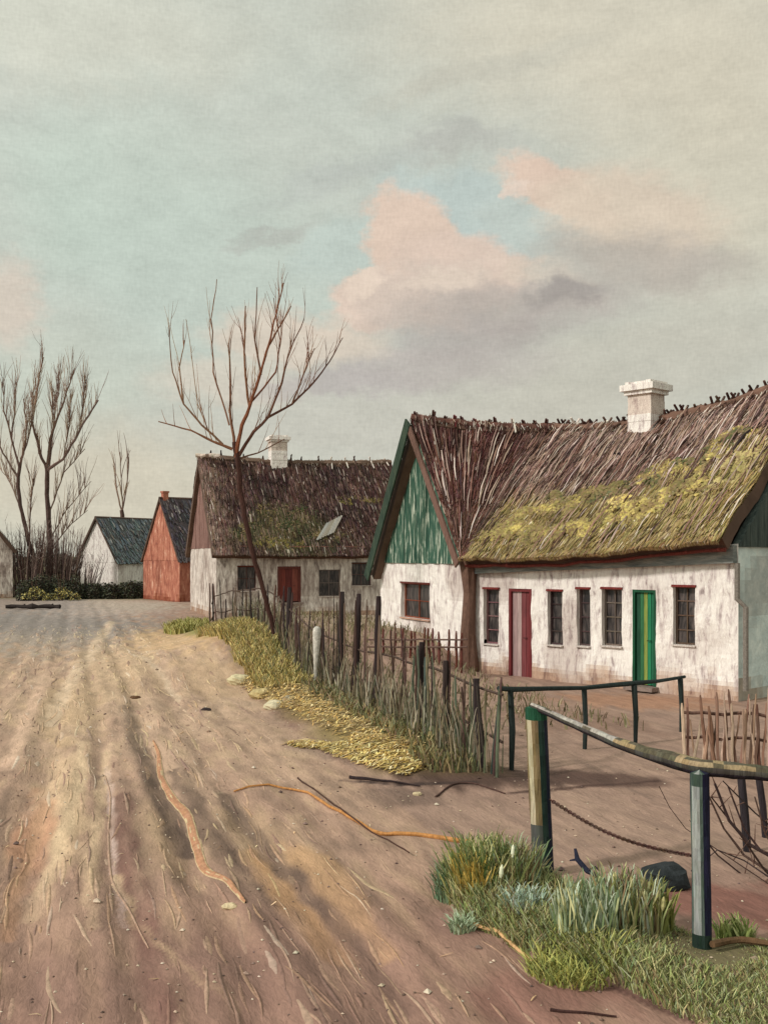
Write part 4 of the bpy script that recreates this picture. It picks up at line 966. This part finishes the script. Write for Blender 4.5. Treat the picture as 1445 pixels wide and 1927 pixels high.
for fi in range(len(m.f)):
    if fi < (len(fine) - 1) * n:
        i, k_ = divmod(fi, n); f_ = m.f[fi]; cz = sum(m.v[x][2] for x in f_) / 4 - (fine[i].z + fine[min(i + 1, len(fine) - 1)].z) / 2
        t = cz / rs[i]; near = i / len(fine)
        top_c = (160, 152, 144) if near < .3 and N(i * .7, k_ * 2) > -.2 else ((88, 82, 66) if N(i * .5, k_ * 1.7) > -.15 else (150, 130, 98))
        m.c[fi] = lin(jit(top_c if t > .25 else ((70, 66, 60) if t > -.4 else (44, 38, 44)), 8))  # pole top painted with pale highlights, sides and underside with shade
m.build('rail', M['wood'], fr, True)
# chain from post to post: real links
m = MB(); a = P(1036, 1506, gA.y - .08); b = P(1308, 1612, gB.y - .02); L = (b - a).length; nl = 60
for i in range(nl):
    t = (i + .5) / nl; p = a.lerp(b, t) - Z * .08 * math.sin(math.pi * t); d = ((b - a) / L - Z * .08 * math.pi / L * math.cos(math.pi * t)).normalized(); s = d.orthogonal().normalized(); s2 = d.cross(s)
    ax = s if i % 2 else s2; l = L / nl * .8; ring = [p + d * l * math.cos(k * math.pi / 4) + ax * .013 * math.sin(k * math.pi / 4) for k in range(9)]
    m.tube(ring, [.005] * 9, jit((74, 50, 42), 12), 4)
m.build('chain', M['iron'], fr)
# stakes behind, arching brushwood
for (pxx, yb, yt, w, lab) in [(1404, 1605, 1462, .035, 'dark slanted stake behind the rail, between the white-edged post and the frame edge'), (1438, 1575, 1462, .03, 'thin dark stake at the right edge behind the pole rail')]:
    g = G(pxx, yb); m = MB(); m.tube([Vector((g.x + .02, g.y, -.1)), P(pxx - 3, (yb + yt) / 2, g.y), P(pxx - 10, yt, g.y)], [w, w * 1.1, w], (48, 42, 46), 7, .35)
    tag(m.build('wooden_stake', M['wood']), lab, 'stake', 'dark stakes behind the rail')
bb = thing('brushwood', (3.3, 8.9, 0), 'arching dark bramble stems by the right edge behind the rail', 'bush'); 
for (pl, r_) in [([(1345, 1475), (1372, 1545), (1410, 1590), (1470, 1622), (1540, 1690)], .020), ([(1330, 1490), (1362, 1560), (1400, 1610), (1460, 1650), (1530, 1700)], .014), ([(1370, 1480), (1400, 1560), (1430, 1600), (1500, 1650), (1560, 1700)], .013),
    ([(1310, 1560), (1350, 1610), (1400, 1650), (1470, 1690), (1520, 1720)], .010), ([(1338, 1500), (1385, 1560), (1440, 1640), (1500, 1700), (1530, 1720)], .012), ([(1300, 1640), (1350, 1600), (1400, 1620), (1460, 1660), (1510, 1715)], .008), ([(1420, 1500), (1440, 1570), (1470, 1620), (1520, 1690)], .012), ([(1360, 1470), (1420, 1530), (1480, 1580), (1550, 1690)], .010), ([(1240, 1480), (1260, 1520), (1290, 1560), (1320, 1580), (1500, 1700)], .005)]:
    D = U(8.2, 8.9); m = MB(); pts = [P(x, y, D + .15 * math.sin(i)) for i, (x, y) in enumerate(pl)]; f2 = []
    for i in range(len(pts) - 1):
        for j in range(3): f2.append(pts[i].lerp(pts[i + 1], j / 3))
    f2.append(pts[-1]); m.tube(f2, [r_ * (1 - .5 * (1 - i / len(f2))) for i in range(len(f2))], jit(random.choice([(70, 54, 50), (92, 70, 62), (56, 46, 46)]), 8), 6, .3)
    for k in range(5):
        p = random.choice(f2); m.tube([p, p + Vector((U(-.15, .15), U(-.1, .1), U(-.02, .2)))], [.006, .002], (104, 78, 68), 4)
    m.build('stem', M['bark'], bb)

# ------------------------------------------------------------------ things lying about
def gl(pts, dz=.015): return [Vector((p.x, p.y, height(p.x, p.y) + dz)) for p in pts]
def smoothline(pl, k=6):
    w = [G(*p) for p in pl]; o = []
    for i in range(len(w) - 1):
        p0, p1, p2, p3 = w[max(0, i - 1)], w[i], w[i + 1], w[min(len(w) - 1, i + 2)]
        for j in range(k):
            t = j / k; o.append(.5 * ((2 * p1) + (p2 - p0) * t + (2 * p0 - 5 * p1 + 4 * p2 - p3) * t * t + (3 * p1 - p0 - 3 * p2 + p3) * t ** 3))
    o.append(w[-1]); return o
def ridge_mesh(pl, w0, w1, h, col_mid, col_edge):
    ln = smoothline(pl); m = MB(); n = len(ln); rows = []
    for i, p in enumerate(ln):
        d = (ln[min(i + 1, n - 1)] - ln[max(0, i - 1)]).normalized(); s = Vector((d.y, -d.x, 0)); t = i / (n - 1); w = (w0 + (w1 - w0) * math.sin(math.pi * t) ** .7) * (1 + .2 * N(i * .6, w0 * 99)); row = []
        for j in range(9):
            u = j / 4 - 1; x = p + s * w * u; row.append(Vector((x.x, x.y, height(x.x, x.y) - .012 + (h + .012) * (1 - u * u) ** .6 * (1 + .2 * N(i * .8, j)))))
        rows.append(row)
    for i in range(n - 1):
        for j in range(8):
            c = col_edge if j in (0, 1, 7) or N(i * .5, j * 2) > .35 else col_mid
            m.quad(rows[i][j], rows[i][j + 1], rows[i + 1][j + 1], rows[i + 1][j], lin(jit(c, 6)))
    return m
tag(ridge_mesh([(288, 1392), (298, 1415), (303, 1455), (325, 1495), (352, 1530), (368, 1580), (385, 1625), (430, 1660), (462, 1705)], .008, .055, .022, (176, 130, 100), (192, 168, 132)).build('sand_ridge', M['stone'], None, True), 'long wavy ridge of pale orange sand between the wheel ruts', 'sand ridge')
tag(ridge_mesh([(198, 1455), (208, 1500), (204, 1570), (212, 1650), (250, 1720), (280, 1780)], .003, .016, .008, (172, 142, 122), (158, 128, 108)).build('sand_ridge', M['stone'], None, True), 'thin pinkish ridge of sand left of the wavy orange one', 'sand ridge')
def stick(pl, r0, r1, col, name, label, cat, group=None, dz=.0, twg=()):
    ln = smoothline(pl, 5); n = len(ln); m = MB(); q = [Vector((p.x, p.y, height(p.x, p.y) + dz + r0 * .8)) for p in ln]
    m.tube(q, [r0 + (r1 - r0) * i / (n - 1) for i in range(n)], col, 7, .3)
    for (i, v) in twg: m.tube([q[i], q[i] + Vector(v) * .6, q[i] + Vector(v)], [r1 * 1.2, r1, r1 * .5], col, 5)
    tag(m.build(name, M['bark']), label, cat, group)
LYG = 'sticks lying on the ground'
stick([(880, 1590), (800, 1578), (715, 1570), (680, 1555), (620, 1520), (570, 1490), (520, 1482), (440, 1487)], .022, .010, (182, 128, 76), 'fallen_branch', 'long orange-brown curved branch lying across the road edge', 'branch', LYG)
stick([(560, 1470), (590, 1492), (640, 1530), (700, 1575), (770, 1615)], .010, .006, (74, 50, 42), 'fallen_branch', 'thin dark twig crossing the orange-brown branch', 'branch', LYG, .03)
stick([(658, 1464), (700, 1470), (740, 1475), (790, 1483)], .020, .008, (48, 36, 36), 'fallen_branch', 'black stick at the end of the straw by the fence corner', 'branch', LYG)
stick([(820, 1500), (850, 1482), (890, 1480), (950, 1497)], .012, .008, (78, 56, 50), 'fallen_branch', 'thin brown twig on the shade-painted soil left of the near post', 'branch', LYG)
stick([(1030, 1682), (1070, 1690), (1120, 1695), (1175, 1712)], .022, .010, (98, 60, 46), 'fallen_branch', 'red-brown stick in the grass at the foot of the near post', 'branch', LYG, .08)
stick([(1340, 1805), (1390, 1793), (1440, 1800), (1500, 1812)], .024, .014, (96, 72, 50), 'fallen_branch', 'brown bent stick in the grass at the right edge', 'branch', LYG, .03)
stick([(880, 1880 - 130), (930, 1765), (960, 1782), (1002, 1818)], .016, .01, (198, 158, 112), 'fallen_branch', 'pale ochre stick along the near edge of the grass bank', 'branch', LYG, .02)
stick([(1035, 1908), (1090, 1913), (1160, 1917)], .010, .006, (64, 42, 38), 'fallen_branch', 'short dark twig on the bare soil at the bottom edge', 'branch', LYG, .0)
# forked blue-black branch standing up from the soil
gq = G(1170, 1668); m = MB(); pts = [P(1082, 1598, 8.7), P(1086, 1618, 8.65), P(1105, 1640, 8.6), P(1135, 1655, 8.55), P(1190, 1662, 8.5)]
m.tube(pts, [.012, .020, .022, .014, .010], (42, 44, 60), 7, .3); m.tube([pts[1], P(1072, 1620, 8.7)], [.012, .006], (42, 44, 60), 5); m.tube([pts[2], P(1120, 1632, 8.55), P(1128, 1640, 8.5)], [.012, .009, .005], (52, 46, 52), 5)
tag(m.build('fallen_branch', M['bark']), 'blue-black forked branch curving up from the soil behind the chain', 'branch', LYG)
def rock(c, r, col, name='stone', mat='stone', sq=(1, 1, .6), seed=0):
    m = MB(); n1, n2 = 14, 9; vs = []
    for j in range(n2 + 1):
        for i in range(n1):
            a = 2 * math.pi * i / n1; b = math.pi * j / n2; d = Vector((math.sin(b) * math.cos(a), math.sin(b) * math.sin(a), math.cos(b)))
            k = r * (1 + .30 * N(d.x * 1.6 + seed, d.y * 1.6, d.z * 1.6) + .12 * N(d.x * 5, d.y * 5 + seed, d.z * 5)); vs.append(Vector((c.x + d.x * k * sq[0], c.y + d.y * k * sq[1], c.z + d.z * k * sq[2])))
    fs = [(j * n1 + i, (j + 1) * n1 + i, (j + 1) * n1 + (i + 1) % n1, j * n1 + (i + 1) % n1) for j in range(n2) for i in range(n1)]
    m.add(vs, fs, col); return m.build(name, M[mat], None, False)
g = G(1250, 1668); tag(rock(Vector((g.x, g.y, .07)), .17, (46, 50, 52), sq=(1.2, 1, .62), seed=3), 'dark smooth stone on the soil behind the chain', 'stone')
for (px_, py_, r_, c_, lab) in [(452, 1292, .24, (196, 182, 146), 'largest pale cream stone at the upper end of the verge'), (492, 1312, .22, (182, 162, 116), 'ochre-tinted stone just below the largest pale one'), (518, 1332, .18, (198, 186, 156), 'small whitish stone beside the start of the straw'), (545, 1328, .12, (176, 168, 146), 'smallest grey-cream stone against the fence side of the verge')]:
    g = G(px_, py_); tag(rock(Vector((g.x, g.y, height(g.x, g.y) + r_ * .15)), r_, c_, seed=px_ * .1, sq=(1.05, 1.3, .55)), lab, 'stone', 'pale field stones on the verge')
for (px_, py_, r_, lab) in [(785, 1497, .045, 'pale pebble on the shade-painted soil below the straw'), (432, 1705, .05, 'cream lump of clay at the lower end of the wavy sand ridge'), (255, 1312, .09, 'dark brown clod in the middle of the road'), (930, 1862, .0, ''), (388, 1337, .07, 'dark pebble on the road right of the brown clod'), (500, 1340, 0, '')]:
    if r_ <= 0: continue
    g = G(px_, py_); c_ = (206, 186, 150) if 'cream' in lab or 'pale' in lab else ((92, 66, 46) if 'brown clod' in lab and 'middle' in lab else (60, 50, 50))
    tag(rock(Vector((g.x, g.y, height(g.x, g.y) + .01)), r_, c_, seed=px_, name='pebble' if 'pebble' in lab else 'clod', sq=(1.2, 1, .5)), lab, 'pebble' if 'pebble' in lab else 'clod')

# ------------------------------------------------------------------ grass and straw
def blades(n, sampler, hr, cols, w=.008, lean=.35, hfun=None, bias=(0, 0)):
    m = MB()
    for k in range(n):
        x, y = sampler(); z = height(x, y) - .02; h = U(*hr) * (hfun(x, y) if hfun else 1)
        d = Vector((U(-1, 1) + bias[0], U(-1, 1) + bias[1], 0)) * lean * h; s = Vector((U(-1, 1), U(-.5, .5), 0)).normalized() * w * U(.6, 1.4)
        a = Vector((x, y, z)); b = a + Z * h * .55 + d * .35; c = a + Z * h * .95 + d * 1.0; e = c + d * .25 + Z * h * .05
        m.add([a - s, a + s, b + s * .9, b - s * .9, c + s * .5, c - s * .5, e], [(0, 1, 2, 3), (3, 2, 4, 5), (5, 4, 6)], lin(jit(random.choice(cols), 12)))
    return m
bx0, bx1 = min(p.x for p in BANK), max(p.x for p in BANK); by0, by1 = min(p.y for p in BANK), max(p.y for p in BANK)
def smp_bank():
    while True:
        x, y = U(bx0 - .05, bx1 + .05), U(by0, by1)
        if inpoly(x, y, BANK) and R() < .35 + .8 * (N(x * 3, y * 3, 2) * .5 + .5): return x, y
GR = [(130, 136, 84), (148, 154, 98), (104, 118, 78), (154, 148, 104), (130, 128, 80), (146, 126, 90), (116, 100, 78)]
tag(blades(24000, smp_bank, (.05, .20), GR + [(164, 168, 130), (186, 178, 128), (150, 158, 96)], .0042, .65, lambda x, y: (.6 + .6 * (N(x * 2, y * 2, 6) * .5 + .5)) * (.45 + .55 * sm(2.1, 1.2, x)) * (.35 + .65 * sm(.15, .5, math.hypot(x - 2.14, y - 7.0)))).build('grass', M['grass']), 'thick green grass on the bank below the pole rail', 'grass', kind='stuff')
def tuft(px_, py_, rad, n, hr, cols, label, w=.008, lean=.35, group='tall tufts in the grass bank', bias=(0, 0)):
    g = G(px_, py_)
    def s():
        a = U(0, 6.28); r = rad * math.sqrt(R()); return g.x + r * math.cos(a), g.y + r * math.sin(a)
    o = blades(n, s, hr, cols, w, lean, bias=bias).build('grass_tuft', M['grass']); tag(o, label, 'grass tuft', group)
LG = [(134, 150, 116), (156, 168, 140), (188, 196, 172), (118, 132, 94), (190, 186, 136)]
tuft(905, 1700, .24, 800, (.18, .46), [(104, 118, 70), (120, 128, 78), (160, 152, 88), (96, 112, 72), (186, 180, 130)], 'tall yellow-green tuft at the left tip of the bank', .006)
tuft(895, 1712, .12, 220, (.16, .36), [(186, 154, 76), (198, 166, 84), (160, 140, 70)], 'ochre-yellow tuft amid the green at the left tip of the bank', .007)
tuft(848, 1690, .12, 220, (.12, .30), [(106, 130, 100), (120, 138, 104), (94, 114, 86)], 'deep green tuft hanging over the road edge', .006, .6)
tuft(965, 1705, .18, 600, (.18, .44), GR + LG[:2], 'bushy green tuft left of the ochre-sided post', .006)
tuft(985, 1745, .14, 330, (.08, .20), [(168, 186, 168), (150, 168, 148), (184, 196, 180)], 'pale blue-green clump below the ochre-sided post', .006, .5)
tuft(870, 1755, .08, 220, (.06, .14), [(168, 182, 152), (148, 162, 128)], 'pale mint-green clump on the road edge', .005, .8)
tuft(1100, 1790, .22, 360, (.18, .42), LG, 'pale upright tuft midway between the two stout posts', .008, .25)
tuft(1180, 1770, .24, 320, (.2, .44), LG + GR, 'light green feathery tuft left of the white-edged post', .008, .25)
tuft(1225, 1765, .15, 260, (.14, .34), [(136, 134, 68), (120, 124, 64), (152, 150, 88)], 'olive-yellow tuft just left of the white-edged post', .009, .3)
tuft(1385, 1775, .12, 160, (.08, .2), [(150, 160, 92), (176, 178, 118), (116, 126, 70)], 'light green tuft right of the white-edged post', .008, .4)
tuft(1080, 1830, .30, 900, (.05, .16), [(168, 164, 90), (150, 150, 84), (130, 138, 78)], 'low yellowish sod along the near lip of the bank', .005, .8)
# single seed heads
def seedhead(px_, py_, top, label, col=(190, 180, 128)):
    g = G(px_, py_); t = P(px_ + U(-4, 4), top, g.y); a = Vector((g.x, g.y, height(g.x, g.y) - .02)); m = MB(); md = (a + t) / 2 + Vector((U(-.02, .02), 0, 0))
    ob = thing('seed_head', a, label, 'plant', 'pale seed heads in the grass bank'); m.tube([a, md, t], [.004, .0035, .003], (150, 150, 104), 5); m.build('stalk', M['grass'], ob)
    m = MB(); d = (t - md).normalized(); m.tube([t - d * .01, t + d * .02, t + d * .06, t + d * .085], [.005, .015, .013, .004], col, 7, .4); m.build('head', M['straw'], ob)
seedhead(1158, 1770, 1665, 'cream seed head, leftmost of the row between the two stout posts'); seedhead(1186, 1765, 1670, 'thin pale seed head, second in the row between the two stout posts'); seedhead(1219, 1780, 1698, 'broad pale seed head, third in the row left of the white-edged post', (186, 182, 140)); seedhead(1247, 1785, 1712, 'olive seed head, rightmost of the row left of the white-edged post', (160, 152, 104))
seedhead(940, 1735, 1650, 'looped whitish seed head in the tall yellow-green tuft', (206, 206, 176)); seedhead(964, 1722, 1612, 'tall white seed head nearest the ochre-sided post', (206, 206, 180))
# verge along the fence: green high up, cream and ochre straw lower down
def smp_verge(y0, y1, s0, s1):
    def f():
        while True:
            y = U(y0, y1); s = U(s0, s1) + .15 * N(y * 1.5, 1)
            if R() < .4 + .8 * (N(y * 1.2, s * 3) * .5 + .5): return s - RA * y, y
    return f
OG = [(188, 166, 98), (164, 146, 88), (206, 186, 124), (142, 132, 84), (116, 118, 78), (156, 128, 88)]
tag(blades(11000, smp_verge(20, 30, 3.5, 4.45), (.08, .30), OG, .010, .5).build('grass', M['grass']), 'olive-yellow grass strip between the road and the upper picket fence', 'grass', kind='stuff')
tag(blades(3000, smp_verge(12.6, 20, 4.2, 4.85), (.08, .28), [(112, 114, 80), (128, 122, 82), (98, 98, 70), (148, 130, 92), (130, 106, 84)], .011, .4).build('grass', M['grass']), 'dull green grass at the foot of the near picket fence', 'grass', kind='stuff')
SC = [(158, 130, 88), (214, 200, 156), (198, 172, 104), (184, 152, 86), (212, 190, 128), (170, 138, 78), (204, 184, 120)]
def straw(n, sampler, hmax, cols, l=.22, w=.012):
    m = MB()
    for k in range(n):
        x, y = sampler(); z = height(x, y) + hmax * R(); a = U(-.5, .5) + (0 if R() < .6 else 1.2); d = Vector((math.cos(a), math.sin(a) * .8, U(-.15, .15))) * l * U(.4, 1.1); s = Vector((-d.y, d.x, 0)).normalized() * w * U(.5, 1.3)
        c = Vector((x, y, z)); b = Z * U(0, .03); m.add([c - d / 2 - s * .6, c - d / 2 + s * .6, c + s + b, c - s + b, c + d / 2 + s * .4, c + d / 2 - s * .4], [(0, 1, 2, 3), (3, 2, 4, 5)], lin(jit(random.choice(cols), 12)))
    return m
def poly_s(pts):
    w = [G(*p) for p in pts]; x0, x1 = min(p.x for p in w), max(p.x for p in w); y0, y1 = min(p.y for p in w), max(p.y for p in w)
    def f():
        while True:
            x, y = U(x0, x1), U(y0, y1)
            if inpoly(x, y, w) and R() < .45 + .9 * (N(x * 3.5, y * 3.5, 7) * .5 + .5): return x, y
    return f
tag(straw(3600, poly_s([(535, 1405), (600, 1412), (690, 1450), (760, 1468), (835, 1448), (745, 1400), (690, 1395), (640, 1412), (575, 1398)]), .05, SC, .2, .010).build('straw', M['straw']), 'flat bright yellow straw spread on the road side of the fence corner', 'straw', kind='stuff')
tag(straw(4200, poly_s([(440, 1290), (540, 1345), (610, 1385), (690, 1425), (835, 1450), (745, 1395), (650, 1345), (590, 1320), (520, 1290)]), .12, [(150, 122, 84), (132, 112, 80), (200, 164, 98), (186, 152, 92), (160, 136, 90), (212, 186, 124), (216, 196, 148)], .18, .011).build('straw', M['straw']), 'ochre dry stalks heaped along the foot of the picket fence', 'straw', kind='stuff')
g = G(352, 1188)
def s_(): a = U(0, 6.28); r = math.sqrt(R()); return g.x + .75 * r * math.cos(a), g.y + 1.6 * r * math.sin(a)
tag(blades(1100, s_, (.15, .4), [(158, 150, 88), (140, 136, 76), (170, 160, 100)], .02, .5).build('grass_tuft', M['grass']), 'pale yellow-green clump at the far end of the picket fence', 'grass tuft')
# dead stalks and weeds standing among the pickets
tag(blades(1500, smp_verge(12.6, 30, 4.5, 5.1), (.3, .85), [(110, 96, 76), (134, 120, 96), (86, 78, 62), (100, 104, 80), (168, 158, 138)], .008, .18).build('dry_weeds', M['grass']), 'thin dry weeds standing among the fence sticks', 'weeds', kind='stuff')
# loose straw flecks on the road
def s_road(): y = U(5.5, 28); return U(-3, 2.9) - RA * y + 0, y
tag(straw(260, s_road, .01, [(196, 168, 130), (176, 146, 112), (112, 88, 74), (204, 186, 150)], .10, .006).build('straw', M['straw']), 'loose straw flecks scattered over the road', 'straw', kind='stuff')
# low ridges, crusts and clods of dried mud drawn out along the wheel tracks
m = MB(); MC = [(196, 168, 140), (206, 184, 154), (176, 142, 118), (150, 122, 110), (124, 98, 88), (186, 150, 122), (108, 84, 76), (198, 160, 124), (210, 194, 176)]
for k in range(2200):
    y = 6.0 + 34 * R() ** 1.3; s0 = U(-4.5, 3.0) if R() < .5 else random.choice([-2.3, -1.25, -.6, -.1, .2, .9, 1.25, 1.55, 2.0]) + U(-.22, .22)
    if R() > .35 + 1.3 * max(0, N(s0 * 1.4, y * .5, 6) + .25): continue
    x = s0 - RA * y; L_m = U(.15, 1.1) * (.7 + y * .035); w = U(.006, .022) * (.8 + y * .05) * (1.3 if R() < .3 else .8); h = U(.002, .008); a = math.atan2(1, -RA) + U(-.06, .06) + (U(-.2, .2) if R() < .15 else 0); d = Vector((math.cos(a), math.sin(a), 0)); sd = Vector((-d.y, d.x, 0)); col = jit(random.choice(MC), 12)
    if N(s0 * 1.1, y * .3, 3) > .1 and R() < .6: col = jit((206, 182, 142), 12)
    col = mixc(gcol(x, y), col, U(.15, .6) * (1 if y > 9 else .75)); bend = U(-.04, .04) * L_m; rows = []; n = 9
    for i in range(n + 1):
        t = i / n; c = Vector((x, y, 0)) + d * L_m * (t - .5) + sd * bend * math.sin(math.pi * t); ww = w * (math.sin(math.pi * (t * .96 + .02)) ** .9) * (1 + .6 * N(x * 9 + t * 5, y * 3)) + .001
        r = []
        for u in (-1, -.45, .45, 1): pt_ = c + sd * ww * u; r.append(Vector((pt_.x, pt_.y, height(pt_.x, pt_.y) - .004 + (h + .004 if abs(u) < 1 else 0) * (math.sin(math.pi * t) ** .5 if 0 < i < n else 0))))
        rows.append(r)
    o = [v for r in rows for v in r]; m.add(o, [(i * 4 + j, i * 4 + j + 1, i * 4 + j + 5, i * 4 + j + 4) for i in range(n) for j in range(3)], lin(col))
tag(m.build('mud_crust', M['stone'], None, True), 'drawn-out pale and dark crusts of dried mud along the wheel tracks of the road', 'mud', kind='stuff')
# grit and small stones
m = MB()
for k in range(2600):
    y = 5 + 20 * R() ** 1.6; x = U(-4.2, 5.5) - RA * y * (1 if R() < .8 else .2); r = U(.004, .014) * (1 + (R() < .04) * 1.6); z = height(x, y) + r * .3; c = Vector((x, y, z)); col = jit(random.choice([(150, 126, 112), (118, 96, 88), (190, 168, 146), (92, 74, 68), (206, 190, 170)]), 12)
    t = U(0, 3); e1 = Vector((math.cos(t), math.sin(t), 0)) * r * 1.3; e2 = Vector((-math.sin(t), math.cos(t), 0)) * r; up = Vector((0, 0, r * .7)); m.add([c + e1, c + e2, c - e1, c - e2, c + up, c - up], [(0, 1, 4), (1, 2, 4), (2, 3, 4), (3, 0, 4), (1, 0, 5), (2, 1, 5), (3, 2, 5), (0, 3, 5)], lin(col))
tag(m.build('gravel', M['stone']), 'small grit and pebbles strewn over the bare ground', 'gravel', kind='stuff')
# garden weeds between cottage and fence
def s_gar(): y = U(16, 40); return U(5.2, 8.6) - RA * y, y
tag(blades(3000, s_gar, (.08, .25), [(128, 116, 88), (146, 130, 104), (106, 100, 72)], .012, .5).build('grass', M['grass']), 'sparse dry garden grass behind the picket fence', 'grass', kind='stuff')

# ------------------------------------------------------------------ render settings
scn.render.engine = 'CYCLES'
scn.view_settings.view_transform = 'Standard'; scn.view_settings.look = 'None'
scn.view_settings.exposure = 0; scn.view_settings.gamma = 1
scn.render.film_transparent = False
scn.cycles.max_bounces = 4; scn.cycles.diffuse_bounces = 3; scn.cycles.glossy_bounces = 2
